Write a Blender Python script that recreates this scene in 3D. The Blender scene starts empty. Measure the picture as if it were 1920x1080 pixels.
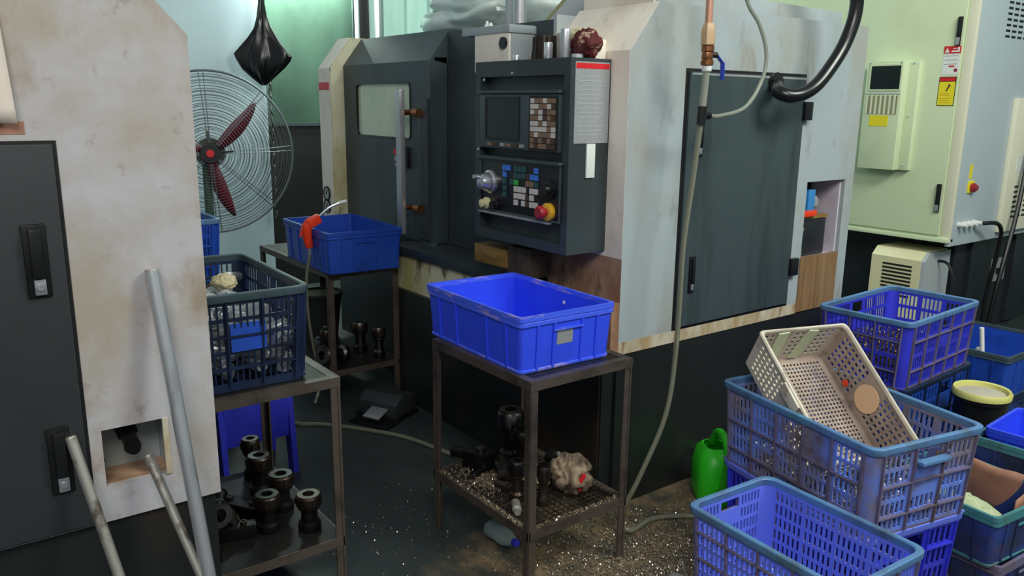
import bpy, bmesh, math, random
from mathutils import Vector, Matrix, noise
R = math.radians
random.seed(7)
sc = bpy.context.scene
COL = sc.collection

# ---------------------------------------------------------------- camera
TH, ROLL, AZ = R(12.8), R(0.7), R(53)
view = Vector((-math.sin(AZ)*math.cos(TH), math.cos(AZ)*math.cos(TH), -math.sin(TH)))
r0 = Vector((math.cos(AZ), math.sin(AZ), 0)); u0 = r0.cross(view)
right = r0*math.cos(ROLL)+u0*math.sin(ROLL); up = -r0*math.sin(ROLL)+u0*math.cos(ROLL)
cd = bpy.data.cameras.new('camera'); cam = bpy.data.objects.new('camera', cd); COL.objects.link(cam)
cam.matrix_world = Matrix(((right.x, up.x, -view.x, 0), (right.y, up.y, -view.y, 0), (right.z, up.z, -view.z, 1.6), (0, 0, 0, 1)))
cd.sensor_width = 36; cd.lens = 1518/1920*36; cd.clip_start = .05
sc.camera = cam
# ---------------------------------------------------------------- world, lamps, exposure
w = bpy.data.worlds.new('hall_light'); sc.world = w; w.use_nodes = True
w.node_tree.nodes['Background'].inputs[0].default_value = (.80, .93, 1.0, 1)
w.node_tree.nodes['Background'].inputs[1].default_value = .24
def lamp(name, loc, target, sx, sy, power, col):
    d = bpy.data.lights.new(name, 'AREA'); d.shape = 'RECTANGLE'; d.size = sx; d.size_y = sy; d.energy = power; d.color = col
    o = bpy.data.objects.new(name, d); COL.objects.link(o); o.location = loc
    o.rotation_euler = (Vector(target)-Vector(loc)).to_track_quat('-Z', 'Y').to_euler()
    return o
lamp('ceiling_lamp', (1.6, -1.0, 4.2), (-1.6, 1.4, .8), 2.4, 1.6, 125, (1.0, .97, .93))
lamp('ceiling_lamp', (.9, 3.3, 4.2), (-2.0, 4.6, .9), 2.4, 1.0, 165, (.96, 1.0, .88))
lamp('wall_lamp', (-6.52, 2.86, 2.70), (-6.72, 2.80, 2.0), .8, .10, 52, (.84, 1.0, .90))
lamp('ceiling_lamp', (-4.9, 5.2, 4.4), (-6.2, 4.6, 2.2), 2.0, 1.0, 95, (.84, 1.0, .93))
vs = sc.view_settings
vs.view_transform = 'Standard'; vs.look = 'None'; vs.exposure = 0.12; vs.gamma = 1; vs.use_curve_mapping = False

# ---------------------------------------------------------------- materials
def lin(c):
    return tuple(((x/255)/12.92 if x/255 <= .04045 else ((x/255+.055)/1.055)**2.4) for x in c)
def pm(name, col, rough=.5, metal=0., layers=(), bump=0., bscale=60, trans=0., spec=.5, coat=0., varrough=0.):
    m = bpy.data.materials.new(name); m.use_nodes = True
    nt = m.node_tree; N = nt.nodes; L = nt.links; b = N['Principled BSDF']
    b.inputs['Roughness'].default_value = rough; b.inputs['Metallic'].default_value = metal
    b.inputs['Specular IOR Level'].default_value = spec
    if trans: b.inputs['Transmission Weight'].default_value = trans; b.inputs['IOR'].default_value = 1.3
    if coat: b.inputs['Coat Weight'].default_value = coat
    tc = N.new('ShaderNodeTexCoord')
    cur = None
    base = lin(col)+(1,)
    for (dc, scl, lo, hi, st) in layers:
        mp = N.new('ShaderNodeMapping'); L.new(tc.outputs['Object'], mp.inputs[0])
        s = scl if isinstance(scl, tuple) else (scl,)*3
        mp.inputs['Scale'].default_value = s
        mp.inputs['Location'].default_value = (random.uniform(0, 9),)*3
        n = N.new('ShaderNodeTexNoise'); n.inputs['Scale'].default_value = 1; n.inputs['Detail'].default_value = 7; n.inputs['Roughness'].default_value = .62
        L.new(mp.outputs[0], n.inputs['Vector'])
        r = N.new('ShaderNodeMapRange'); r.inputs[1].default_value = lo; r.inputs[2].default_value = hi; r.inputs[4].default_value = st
        L.new(n.outputs['Fac'], r.inputs[0])
        mx = N.new('ShaderNodeMix'); mx.data_type = 'RGBA'
        L.new(r.outputs[0], mx.inputs['Factor'])
        if cur is None: mx.inputs['A'].default_value = base
        else: L.new(cur, mx.inputs['A'])
        mx.inputs['B'].default_value = lin(dc)+(1,)
        cur = mx.outputs['Result']
    if cur is None: b.inputs['Base Color'].default_value = base
    else: L.new(cur, b.inputs['Base Color'])
    if bump or varrough:
        n = N.new('ShaderNodeTexNoise'); n.inputs['Scale'].default_value = bscale; n.inputs['Detail'].default_value = 4
        L.new(tc.outputs['Object'], n.inputs['Vector'])
        if bump:
            bp = N.new('ShaderNodeBump'); bp.inputs['Strength'].default_value = bump; bp.inputs['Distance'].default_value = .01
            L.new(n.outputs['Fac'], bp.inputs['Height']); L.new(bp.outputs[0], b.inputs['Normal'])
        if varrough:
            r = N.new('ShaderNodeMapRange'); r.inputs[3].default_value = max(0, rough-varrough); r.inputs[4].default_value = rough+varrough
            L.new(n.outputs['Fac'], r.inputs[0]); L.new(r.outputs[0], b.inputs['Roughness'])
    return m
GR = (112, 92, 66)
M = {}
M['m1_white'] = pm('aged_white_paint', (184, 183, 189), .5, layers=[((160, 147, 126), 2.6, .40, .60, .75), ((140, 118, 88), (7, 7, 5), .54, .70, .6), ((110, 88, 60), 16, .62, .74, .55), ((70, 60, 50), 42, .74, .80, .6)])
M['m2_white'] = pm('shaded_white_paint', (160, 171, 176), .45, layers=[((148, 138, 114), (3, 3, 1.6), .47, .70, .55), ((112, 92, 64), (7, 7, 3), .57, .73, .6), ((60, 52, 44), 36, .75, .80, .6)])  # cooler, darker copy of the lathe's white for less lit sides; stains are dirt
M['m2_lit'] = pm('lit_white_paint', (236, 228, 214), .45, layers=[((166, 146, 116), (4, 4, 2), .5, .75, .6), ((96, 66, 40), (9, 9, 3), .62, .80, .6)])  # warm bright copy of the same white paints light on front faces; stains are dirt
M['stained'] = pm('oil_stained_cream', (206, 204, 176), .4, layers=[((168, 156, 84), (5, 5, 2.5), .42, .66, .75), ((48, 34, 18), (9, 9, 3.5), .56, .68, .9)])
M['rusty'] = pm('rust_stained_cream', (178, 148, 124), .5, layers=[((126, 86, 60), (5, 5, 3), .4, .62, .8), ((70, 44, 30), (12, 12, 5), .56, .74, .8)])
M['rust_edge'] = pm('rust_streaked_sill', (196, 188, 170), .5, layers=[((158, 132, 84), (5, 9, 4), .42, .62, .8), ((116, 70, 34), (9, 16, 5), .55, .70, .85)])
M['dark'] = pm('charcoal_paint', (54, 64, 68), .42, layers=[((40, 46, 48), 3, .4, .7, .7), ((84, 84, 78), 70, .72, .78, .5)])
M['darkdoor'] = pm('charcoal_door_paint', (60, 72, 76), .42, layers=[((38, 46, 48), (3, 6, .8), .48, .68, .8)])
M['m1_dark'] = pm('black_door_paint', (48, 51, 54), .5, layers=[((40, 42, 44), 3, .4, .7, .7)])
M['base'] = pm('oily_black_base', (32, 36, 36), .38, layers=[((24, 26, 26), 3, .4, .7, .8), ((66, 50, 36), (4, 4, 2), .58, .8, .55), ((120, 120, 112), 90, .74, .79, .6)])
M['grimebase'] = pm('rust_grimed_base', (34, 32, 28), .4, layers=[((74, 54, 36), (4, 4, 2.4), .45, .7, .8), ((150, 145, 130), 90, .71, .76, .7)])
M['black'] = pm('black_plastic', (20, 21, 23), .35)
M['void'] = pm('black_interior', (9, 10, 10), .6)
M['blackrub'] = pm('black_rubber', (16, 16, 18), .28, spec=.6)
M['chrome'] = pm('chrome', (205, 208, 214), .22, .8)
M['alu'] = pm('bare_aluminium', (196, 198, 202), .34, .7, layers=[((120, 118, 112), (30, 30, 3), .5, .75, .6)])
M['oldalu'] = pm('scuffed_aluminium', (178, 174, 166), .5, .7, layers=[((92, 82, 68), (25, 25, 14), .52, .66, .85)])
M['steel'] = pm('oily_steel', (120, 118, 116), .32, 1, layers=[((52, 46, 42), 14, .42, .65, .85)])
M['toolblack'] = pm('black_oxide_steel', (34, 32, 32), .34, .7, layers=[((58, 50, 44), 20, .5, .75, .7)])
M['toolbrown'] = pm('browned_steel', (74, 62, 54), .36, .8, layers=[((34, 28, 25), 16, .45, .7, .8)])
M['shiny'] = pm('bright_turned_metal', (232, 234, 238), .24, .65, layers=[((130, 124, 118), 30, .55, .75, .6)])
M['tabsteel'] = pm('grimy_angle_steel', (92, 82, 74), .45, .4, layers=[((46, 40, 36), 9, .46, .70, .8), ((110, 88, 66), 26, .62, .76, .6)])
M['mesh'] = pm('oily_mesh_steel', (84, 72, 62), .4, .6, layers=[((38, 30, 26), 22, .45, .65, .85)])
M['bluebin'] = pm('bright_blue_plastic', (50, 78, 236), .36, layers=[((36, 56, 200), 5, .5, .8, .5)], spec=.45)
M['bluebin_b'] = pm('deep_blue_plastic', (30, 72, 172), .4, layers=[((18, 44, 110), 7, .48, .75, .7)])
M['crateblue'] = pm('violet_blue_plastic', (100, 120, 232), .45, layers=[((118, 108, 134), 6, .58, .76, .6), ((80, 66, 58), 16, .64, .78, .6)])
M['crateworn'] = pm('worn_blue_plastic', (104, 134, 226), .5, layers=[((126, 114, 108), 4.5, .42, .58, .85), ((84, 70, 58), 10, .52, .68, .8)])
M['cratenew'] = pm('plain_blue_plastic', (52, 58, 204), .42, layers=[((40, 40, 130), 6, .5, .75, .6)])
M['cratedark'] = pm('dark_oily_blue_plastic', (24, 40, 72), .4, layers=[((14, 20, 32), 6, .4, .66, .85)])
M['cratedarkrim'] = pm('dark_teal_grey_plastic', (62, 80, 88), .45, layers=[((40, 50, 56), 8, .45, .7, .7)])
M['rimworn'] = pm('teal_worn_rim', (88, 130, 178), .5, layers=[((78, 84, 88), 9, .5, .72, .8), ((60, 140, 140), 5, .55, .75, .5)])
M['ribworn'] = pm('grimy_rib_plastic', (106, 100, 130), .55, layers=[((92, 76, 70), 9, .42, .66, .85)])
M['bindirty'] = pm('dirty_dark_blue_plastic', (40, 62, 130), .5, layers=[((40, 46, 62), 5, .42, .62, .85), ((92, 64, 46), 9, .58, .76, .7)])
M['rimteal'] = pm('dirty_teal_rim', (66, 128, 134), .5, layers=[((70, 66, 60), 9, .52, .72, .8)])
M['basket'] = pm('dirty_white_plastic', (206, 198, 180), .5, layers=[((146, 128, 112), 6, .5, .72, .75), ((84, 66, 60), 13, .6, .75, .7)])
M['basketdirt'] = pm('grimy_white_plastic', (170, 152, 140), .5, layers=[((128, 110, 104), 7, .42, .64, .85), ((70, 54, 54), 14, .55, .72, .8)])
M['peach'] = pm('peach_patch', (226, 186, 150), .5)
M['green'] = pm('bright_green_plastic', (52, 214, 40), .38)
M['greendark'] = pm('inside_green_plastic', (34, 120, 28), .5)
M['redorange'] = pm('orange_red_plastic', (226, 62, 30), .35)
M['red'] = pm('signal_red', (206, 30, 40), .4)
M['redknob'] = pm('oily_red_plastic', (150, 34, 44), .35)
M['yellow'] = pm('signal_yellow', (232, 216, 40), .45)
M['amber'] = pm('amber_plastic', (222, 170, 44), .4)
M['white'] = pm('white_print', (226, 228, 224), .5)
M['palegrey'] = pm('brushed_plate', (164, 168, 170), .38, .3, layers=[((140, 144, 146), (60, 60, 240), .5, .62, .5)])
M['clear'] = pm('pale_strip', (214, 220, 216), .3)
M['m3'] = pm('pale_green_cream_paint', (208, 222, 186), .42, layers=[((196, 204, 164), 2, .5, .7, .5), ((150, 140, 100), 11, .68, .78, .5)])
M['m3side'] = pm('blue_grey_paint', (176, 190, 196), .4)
M['m3cream'] = pm('cream_panel_paint', (226, 224, 200), .42)
M['m3dark'] = pm('dark_slate_paint', (34, 38, 46), .45, layers=[((22, 24, 28), 5, .4, .65, .8)])
M['wood'] = pm('raw_wood_board', (138, 110, 78), .6, layers=[((116, 86, 54), (30, 30, 2.2), .42, .62, .9), ((96, 64, 38), (8, 8, 2), .6, .74, .5)])
M['brasswood'] = pm('oily_wood_block', (142, 112, 58), .4, layers=[((92, 66, 28), (6, 22, 22), .42, .65, .8)])
M['brass'] = pm('brass', (160, 108, 72), .35, .9, layers=[((104, 66, 44), 24, .5, .7, .7)])
M['copper'] = pm('copper_pipe', (204, 152, 128), .4, .5)
M['tan'] = pm('tan_fitting', (186, 156, 122), .5)
M['lever'] = pm('blue_lever', (40, 68, 178), .4)
M['hose'] = pm('clear_hose', (176, 182, 168), .25, trans=.55)
M['hosedim'] = pm('dim_clear_hose', (158, 160, 140), .22, trans=.6)
M['shelfdark'] = pm('dark_brown_sheet', (26, 24, 23), .5, .2, layers=[((44, 37, 32), 9, .5, .7, .7)])  # near-black sheet colour with random brown patches
M['bluerim'] = pm('scuffed_glinting_blue_rim', (66, 96, 240), .4, layers=[((176, 160, 196), (9, 9, 40), .52, .66, .75)])  # pale pinkish streaks paint specular glints along the lip, with some scuffing
M['glass'] = pm('lit_door_glass', (206, 220, 190), .16, layers=[((150, 176, 150), (2.5, 2.5, 1.4), .45, .7, .7)], coat=.5)  # pale green in the colour stands in for the lamp-lit interior
M['screen'] = pm('dark_screen', (22, 30, 32), .12)
M['bezel'] = pm('slate_bezel', (62, 76, 80), .45)
M['panel'] = pm('panel_black', (24, 26, 28), .4)
M['keywhite'] = pm('worn_white_key', (206, 200, 192), .45)
M['keytan'] = pm('grimed_tan_key', (132, 106, 86), .45)
M['keybrown'] = pm('grimed_brown_key', (74, 52, 42), .45)
M['keyblue'] = pm('blue_key', (62, 122, 214), .45)
M['keyteal'] = pm('teal_key', (40, 82, 84), .45)
M['keygreen'] = pm('green_key', (60, 170, 70), .45)
M['knobpale'] = pm('pale_yellow_knob', (214, 208, 160), .4)
M['guard'] = pm('fan_guard_wire', (118, 128, 132), .4, .6)
M['blade'] = pm('dark_red_blade', (112, 18, 42), .4)
M['motor'] = pm('dark_motor', (58, 60, 54), .5)
M['polegreen'] = pm('dark_green_pole', (52, 78, 60), .5)
M['bag'] = pm('black_bag_film', (13, 14, 16), .26, spec=.6)
M['plastic'] = pm('cloudy_plastic_sheet', (232, 244, 238), .35, layers=[((180, 206, 196), 5, .4, .7, .7)])
M['wall'] = pm('pale_blue_wall', (198, 218, 226), .6, layers=[((180, 202, 210), 1.2, .4, .7, .6), ((140, 146, 142), 9, .7, .8, .5)])
M['mint'] = pm('mint_wall', (172, 206, 196), .5, layers=[((150, 190, 178), (1, 9, 1), .4, .7, .6)])
M['sheet'] = pm('polished_green_sheet', (82, 108, 94), .32, .5, layers=[((52, 70, 62), (.8, 1.4, .9), .4, .7, .7)])
M['floor'] = pm('floor', (46, 54, 54), .42)
M['beige'] = pm('beige_paint', (218, 212, 170), .45)
M['greyside'] = pm('cool_grey', (170, 178, 182), .45)
M['paper'] = pm('aged_paper', (216, 204, 192), .7)
M['kraft'] = pm('pinkish_cardboard', (176, 128, 108), .7, layers=[((130, 88, 70), 6, .45, .7, .7)])
M['foam'] = pm('pale_foam_sheet', (176, 188, 150), .6)
M['rag'] = pm('greasy_beige_rag', (146, 128, 106), .8, layers=[((70, 56, 44), 10, .42, .6, .9)])
M['ragred'] = pm('dark_red_rag', (84, 20, 24), .8, layers=[((40, 10, 14), 16, .45, .6, .8), ((196, 164, 142), 22, .58, .64, .9)])
M['glove'] = pm('cream_cloth_glove', (206, 194, 158), .8, layers=[((150, 140, 90), 14, .55, .7, .6)])
M['slurry'] = pm('grey_slurry', (186, 178, 160), .5)
M['yellowrim'] = pm('pale_yellow_rim', (206, 204, 120), .5)
M['sack'] = pm('olive_sack', (146, 146, 110), .7, layers=[((110, 112, 84), 5, .4, .65, .8)], bump=.3, bscale=20)
M['chip'] = pm('metal_chip', (196, 190, 182), .32, .9, layers=[((112, 92, 72), 30, .5, .7, .8)])
M['chipdull'] = pm('dull_chip', (128, 112, 92), .5, .3)
M['chipdark'] = pm('oily_chip', (120, 100, 82), .3, .8)
M['dullplastic'] = pm('hazy_bottle_plastic', (150, 170, 170), .3, trans=.3)
M['darkgreen_pail'] = pm('dark_pail', (34, 40, 34), .5)
M['pailfill'] = pm('olive_pail_liquid', (124, 128, 92), .3)
M['lavender'] = pm('pocket_liner_paint', (198, 190, 204), .5, layers=[((170, 120, 110), 6, .55, .75, .6)])
M['bluedev'] = pm('blue_device', (58, 128, 190), .4)

# floor: dark green-grey paint with a brown grimy patch under the work table
def floor_mat():
    m = M['floor']; nt = m.node_tree; N = nt.nodes; L = nt.links; b = N['Principled BSDF']
    tc = N.new('ShaderNodeTexCoord')
    def nz(scale, det=6):
        n = N.new('ShaderNodeTexNoise'); n.inputs['Scale'].default_value = scale; n.inputs['Detail'].default_value = det; n.inputs['Roughness'].default_value = .65
        L.new(tc.outputs['Object'], n.inputs['Vector']); return n.outputs['Fac']
    def mr(i, a, c, st=1):
        r = N.new('ShaderNodeMapRange'); r.inputs[1].default_value = a; r.inputs[2].default_value = c; r.inputs[4].default_value = st
        L.new(i, r.inputs[0]); return r.outputs[0]
    def mix(f, a, c):
        mx = N.new('ShaderNodeMix'); mx.data_type = 'RGBA'; L.new(f, mx.inputs['Factor'])
        if isinstance(a, tuple): mx.inputs['A'].default_value = lin(a)+(1,)
        else: L.new(a, mx.inputs['A'])
        mx.inputs['B'].default_value = lin(c)+(1,); return mx.outputs['Result']
    c = mix(mr(nz(2.2), .4, .7), (47, 55, 55), (42, 49, 49))
    d = N.new('ShaderNodeVectorMath'); d.operation = 'DISTANCE'; L.new(tc.outputs['Object'], d.inputs[0]); d.inputs[1].default_value = (-1.55, 2.1, 0)
    add = N.new('ShaderNodeMath'); add.operation = 'MULTIPLY_ADD'; L.new(nz(3.5), add.inputs[0]); add.inputs[1].default_value = 1.0; L.new(d.outputs['Value'], add.inputs[2])
    mask = mr(add.outputs[0], 1.55, 1.2)
    col2 = mix(mr(nz(9), .42, .6), (78, 76, 66), (132, 112, 86))
    mx = N.new('ShaderNodeMix'); mx.data_type = 'RGBA'; L.new(mask, mx.inputs['Factor']); L.new(c, mx.inputs['A']); L.new(col2, mx.inputs['B'])
    fin = mix(mr(nz(4), .64, .78, .35), mx.outputs['Result'], (34, 62, 54))
    L.new(fin, b.inputs['Base Color'])
    rg = mr(nz(7), .3, .7, .62); rg.node.inputs[3].default_value = .4; L.new(rg, b.inputs['Roughness'])
floor_mat()

# ---------------------------------------------------------------- mesh helpers
class MB:
    def __init__(s): s.v = []; s.f = []
    def add(s, vs, fs):
        o = len(s.v); s.v += [tuple(x) for x in vs]; s.f += [tuple(i+o for i in q) for q in fs]; return s
    def box(s, x0, x1, y0, y1, z0, z1):
        return s.add([(x0, y0, z0), (x1, y0, z0), (x1, y1, z0), (x0, y1, z0), (x0, y0, z1), (x1, y0, z1), (x1, y1, z1), (x0, y1, z1)],
                     [(0, 3, 2, 1), (4, 5, 6, 7), (0, 1, 5, 4), (1, 2, 6, 5), (2, 3, 7, 6), (3, 0, 4, 7)])
    def obox(s, c, size, Rm):
        c = Vector(c); hx, hy, hz = [x/2 for x in size]; t = MB().box(-hx, hx, -hy, hy, -hz, hz)
        return s.add([c+Rm@Vector(p) for p in t.v], t.f)
    def bar(s, p0, p1, w, h=None, upv=(0, 0, 1)):
        h = h or w; p0 = Vector(p0); p1 = Vector(p1); d = (p1-p0); l = d.length; d.normalize()
        u = Vector(upv)
        if abs(d.dot(u)) > .95: u = Vector((1, 0, 0))
        a = d.cross(u).normalized(); b2 = a.cross(d)
        Rm = Matrix((d, a, b2)).transposed()
        return s.obox((p0+p1)/2, (l, w, h), Rm)
    def cyl(s, p0, p1, ra, rb=None, n=16, cap=True):
        rb = ra if rb is None else rb
        p0 = Vector(p0); p1 = Vector(p1); d = (p1-p0).normalized()
        a = d.orthogonal().normalized(); b2 = d.cross(a)
        rings = [[p+(a*math.cos(2*math.pi*i/n)+b2*math.sin(2*math.pi*i/n))*r for i in range(n)] for p, r in ((p0, ra), (p1, rb))]
        return s.loft(rings, cap, cap)
    def loft(s, rings, c0=False, c1=False, closed=True):
        n = len(rings[0]); vs = [p for r in rings for p in r]; fs = []
        for k in range(len(rings)-1):
            for i in range(n if closed else n-1):
                j = (i+1) % n
                fs.append((k*n+i, k*n+j, (k+1)*n+j, (k+1)*n+i))
        if c0: fs.append(tuple(range(n))[::-1])
        if c1: fs.append(tuple((len(rings)-1)*n+i for i in range(n)))
        return s.add(vs, fs)
    def lathe(s, prof, n=20, o=(0, 0, 0), Rm=None, c0=True, c1=True):
        o = Vector(o); Rm = Rm or Matrix.Identity(3)
        rings = [[o+Rm@Vector((r*math.cos(2*math.pi*i/n), r*math.sin(2*math.pi*i/n), z)) for i in range(n)] for r, z in prof]
        return s.loft(rings, c0, c1)
    def tube(s, pts, r, n=10, cap=True, sub=6):
        P = [Vector(p) for p in pts]
        if sub > 1 and len(P) > 2:
            Q = []
            for i in range(len(P)-1):
                a = P[max(i-1, 0)]; b = P[i]; c = P[i+1]; d = P[min(i+2, len(P)-1)]
                for k in range(sub):
                    t = k/sub
                    Q.append(.5*((2*b)+(c-a)*t+(2*a-5*b+4*c-d)*t*t+(3*b-a-3*c+d)*t**3))
            Q.append(P[-1]); P = Q
        rings = []; a = None
        for i, p in enumerate(P):
            d = (P[min(i+1, len(P)-1)]-P[max(i-1, 0)]).normalized()
            a = d.orthogonal().normalized() if a is None else (a-d*a.dot(d)).normalized()
            b2 = d.cross(a); rr = r(i/(len(P)-1)) if callable(r) else r
            rings.append([p+(a*math.cos(2*math.pi*k/n)+b2*math.sin(2*math.pi*k/n))*rr for k in range(n)])
        return s.loft(rings, cap, cap)
    def prism(s, poly, ax, a0, a1):
        n = len(poly)
        def pt(p, a): return (a, p[0], p[1]) if ax == 'x' else ((p[0], a, p[1]) if ax == 'y' else (p[0], p[1], a))
        vs = [pt(p, a0) for p in poly]+[pt(p, a1) for p in poly]
        fs = [tuple(range(n))[::-1], tuple(range(n, 2*n))]+[(i, (i+1) % n, n+(i+1) % n, n+i) for i in range(n)]
        return s.add(vs, fs)
    def rect_frame_x(s, x0, x1, y0, y1, z0, z1, wv):           # picture-frame lying in a plane x = const
        s.box(x0, x1, y0, y1, z1-wv, z1); s.box(x0, x1, y0, y1, z0, z0+wv); s.box(x0, x1, y0, y0+wv, z0+wv, z1-wv); return s.box(x0, x1, y1-wv, y1, z0+wv, z1-wv)
    def rect_frame_y(s, x0, x1, y0, y1, z0, z1, wv):
        s.box(x0, x1, y0, y1, z1-wv, z1); s.box(x0, x1, y0, y1, z0, z0+wv); s.box(x0, x0+wv, y0, y1, z0+wv, z1-wv); return s.box(x1-wv, x1, y0, y1, z0+wv, z1-wv)
    def build(s, name, mat, parent=None, world=False, smooth=True, bev=0., ang=38):
        me = bpy.data.meshes.new(name)
        off = OFF.get(parent.name, Vector((0, 0, 0))) if (world and parent) else Vector((0, 0, 0))
        me.from_pydata([tuple(Vector(p)-off) for p in s.v], [], s.f)
        bm = bmesh.new(); bm.from_mesh(me); bmesh.ops.recalc_face_normals(bm, faces=bm.faces)
        if bev: bmesh.ops.bevel(bm, geom=[e for e in bm.edges if len(e.link_faces) == 2 and e.calc_face_angle(0) > .5], offset=bev, segments=2, affect='EDGES', profile=.6)
        bm.to_mesh(me); bm.free()
        if smooth:
            me.shade_smooth(); me.set_sharp_from_angle(angle=R(ang))
        me.materials.append(M[mat] if isinstance(mat, str) else mat)
        o = bpy.data.objects.new(name, me); COL.objects.link(o)
        if parent: o.parent = parent; OFF[o.name] = OFF.get(parent.name, Vector((0, 0, 0)))
        return o
OFF = {}
def tag(o, label=None, cat=None, group=None, kind=None):
    if label: o['label'] = label
    if cat: o['category'] = cat
    if group: o['group'] = group
    if kind: o['kind'] = kind
    return o
def thing(name, label, cat, loc=(0, 0, 0), rz=0, group=None):
    o = bpy.data.objects.new(name, None); COL.objects.link(o); o.location = loc; o.rotation_euler = (0, 0, rz); o.empty_display_size = .1
    OFF[o.name] = Vector(loc)
    return tag(o, label, cat, group)
def dup(root, loc, rot=None, label=None):
    r = root.copy(); COL.objects.link(r); r.location = loc
    if rot is not None: r.rotation_euler = rot
    if label: r['label'] = label
    for ch in list(root.children):
        c = ch.copy(); COL.objects.link(c); c.parent = r
        for g in ch.children:
            d = g.copy(); COL.objects.link(d); d.parent = c
    return r
def struct(name, mb, mat, **k):
    o = mb.build(name, mat, **k); o['kind'] = 'structure'; return o
def rrect(lx, ly, r, z, n=4, cx=0, cy=0):
    P = []
    for sx, sy, a0 in ((1, 1, 0), (-1, 1, 90), (-1, -1, 180), (1, -1, 270)):
        for k in range(n+1):
            a = R(a0+90*k/n); P.append((cx+sx*(lx/2-r)+r*math.cos(a), cy+sy*(ly/2-r)+r*math.sin(a), z))
    return P
def hole_panel(mb, c00, c10, c11, c01, us, vs_, holes, th):
    """sheet over the quad c00..c01 (bottom-left, bottom-right, top-right, top-left); cells (i,j) in holes are real openings"""
    c00, c10, c11, c01 = map(Vector, (c00, c10, c11, c01))
    nrm = (c10-c00).cross(c01-c00).normalized()*th
    nu, nv = len(us), len(vs_)
    def pt(u, v): return (c00*(1-u)+c10*u)*(1-v)+(c01*(1-u)+c11*u)*v
    V = [pt(u, v) for v in vs_ for u in us]; n = len(V); V += [p-nrm for p in V]
    ix = lambda i, j: j*nu+i
    F = []
    solid = lambda i, j: 0 <= i < nu-1 and 0 <= j < nv-1 and (i, j) not in holes
    for j in range(nv-1):
        for i in range(nu-1):
            if not solid(i, j): continue
            a, b, c, d = ix(i, j), ix(i+1, j), ix(i+1, j+1), ix(i, j+1)
            F.append((a, b, c, d)); F.append((n+a, n+d, n+c, n+b))
            for (p, q, ok) in ((a, b, solid(i, j-1)), (b, c, solid(i+1, j)), (c, d, solid(i, j+1)), (d, a, solid(i-1, j))):
                if not ok: F.append((p, n+p, n+q, q))
    used = sorted({i for f in F for i in f}); mp = {o: k for k, o in enumerate(used)}
    return mb.add([V[i] for i in used], [tuple(mp[i] for i in f) for f in F])

# ================================================================= setting
struct('floor', MB().box(-8, 6, -5, 10, -.1, 0), 'floor', smooth=False)
# left wall: plain pale-blue plaster up to Y 2.42, a polished sheet bay, then mint sheeting
struct('wall_left', MB().box(-6.7, -6.5, -5, 2.42, 0, 4.6), 'wall', smooth=False)
struct('wall_left_sheet', MB().box(-6.86, -6.78, 2.42, 3.32, 0, 4.6), 'sheet', smooth=False)
struct('wall_left_dark_fill', MB().box(-6.80, -6.775, 2.42, 3.32, 0, 1.395), 'void', smooth=False)  # added black panel, stands in for the darkness below the trim
struct('trim_1', MB().box(-6.78, -6.755, 2.42, 3.32, 1.395, 1.42), 'dark')
wl = struct('wall_left_far', MB().box(-6.9, -6.8, 3.32, 10, 0, 4.6), 'mint', smooth=False)
for k in range(26):
    y = 3.62+k*.24
    MB().prism([(-6.8, y), (-6.8, y+.05), (-6.778, y+.038), (-6.778, y+.012)], 'z', 0, 4.6).build('seam_rib', 'mint', wl)
struct('wall_back', MB().box(-6.9, 6, 9.9, 10, 0, 4.6), 'mint', smooth=False)
po = struct('trim_2', MB().box(-6.78, -6.66, 3.33, 3.43, 0, 4.4), 'black', bev=.006)
MB().cyl((-6.62, 3.49, 0), (-6.62, 3.49, 4.4), .03, n=12).build('conduit', 'alu', po)
MB().cyl((-6.64, 3.30, 0), (-6.64, 3.30, 4.4), .02, n=12).build('conduit', 'greyside', po)

# ================================================================= the lathe in the middle
X2, Y2, ZB, ZT = -2.16, 2.147, .65, 1.97
lathe = thing('cnc_lathe', 'large grey-white CNC lathe with charcoal sliding door and control cabinet in the centre', 'lathe', (X2, Y2, 0))
def part(mb, name, mat, parent=lathe, **k): return mb.build(name, mat, parent, world=True, **k)
t = .02
# white housing at the right end: side sheet with a real pocket opening, front, chamfer, top
mb = MB()
mb.prism([(2.147, .70), (3.31, .70), (3.31, ZT), (2.285, ZT), (2.147, 1.795)], 'x', X2-t, X2)
mb.prism([(3.31, 1.268), (3.62, 1.268), (3.62, ZT), (3.31, ZT)], 'x', X2-t, X2)
mb.prism([(3.62, .655), (3.69, .655), (3.69, ZT), (3.62, ZT)], 'x', X2-t, X2)
part(mb, 'side_panel', 'm2_white', smooth=False)
part(MB().box(X2-t, X2+.0005, 2.147, 3.31, ZB, .70), 'sill', 'rust_edge', smooth=False)
part(MB().box(-2.60, X2-.0004, 2.1462, 2.167, 1.03, 1.795), 'front_panel', 'm2_lit', smooth=False)
part(MB().box(-2.60, X2-.0004, 2.1464, 2.167, .86, 1.03), 'rusted_front', 'rusty', smooth=False)
part(MB().prism([(2.1462, 1.795), (2.2844, ZT+.0008), (2.30, 1.95), (2.165, 1.785)], 'x', -2.60, X2-.0004), 'chamfer_panel', 'm2_lit', smooth=False)
part(MB().box(-4.87, -2.60, 2.50, 3.69, 1.945, 1.965).box(-2.60, X2-t, 2.28, 3.69, 1.945, 1.965), 'top_panel', 'm2_white', smooth=False)
part(MB().box(-3.69, -2.62, 2.345, 2.50, 1.945, 1.96), 'fixed_top', 'dark', smooth=False)
part(MB().box(-2.62, -2.60, 2.167, 3.69, .86, 1.95), 'inner_panel', 'greyside', smooth=False)
part(MB().box(-4.87, X2-t, 3.67, 3.69, .2, 1.945), 'back_panel', 'm2_white', smooth=False)
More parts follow.
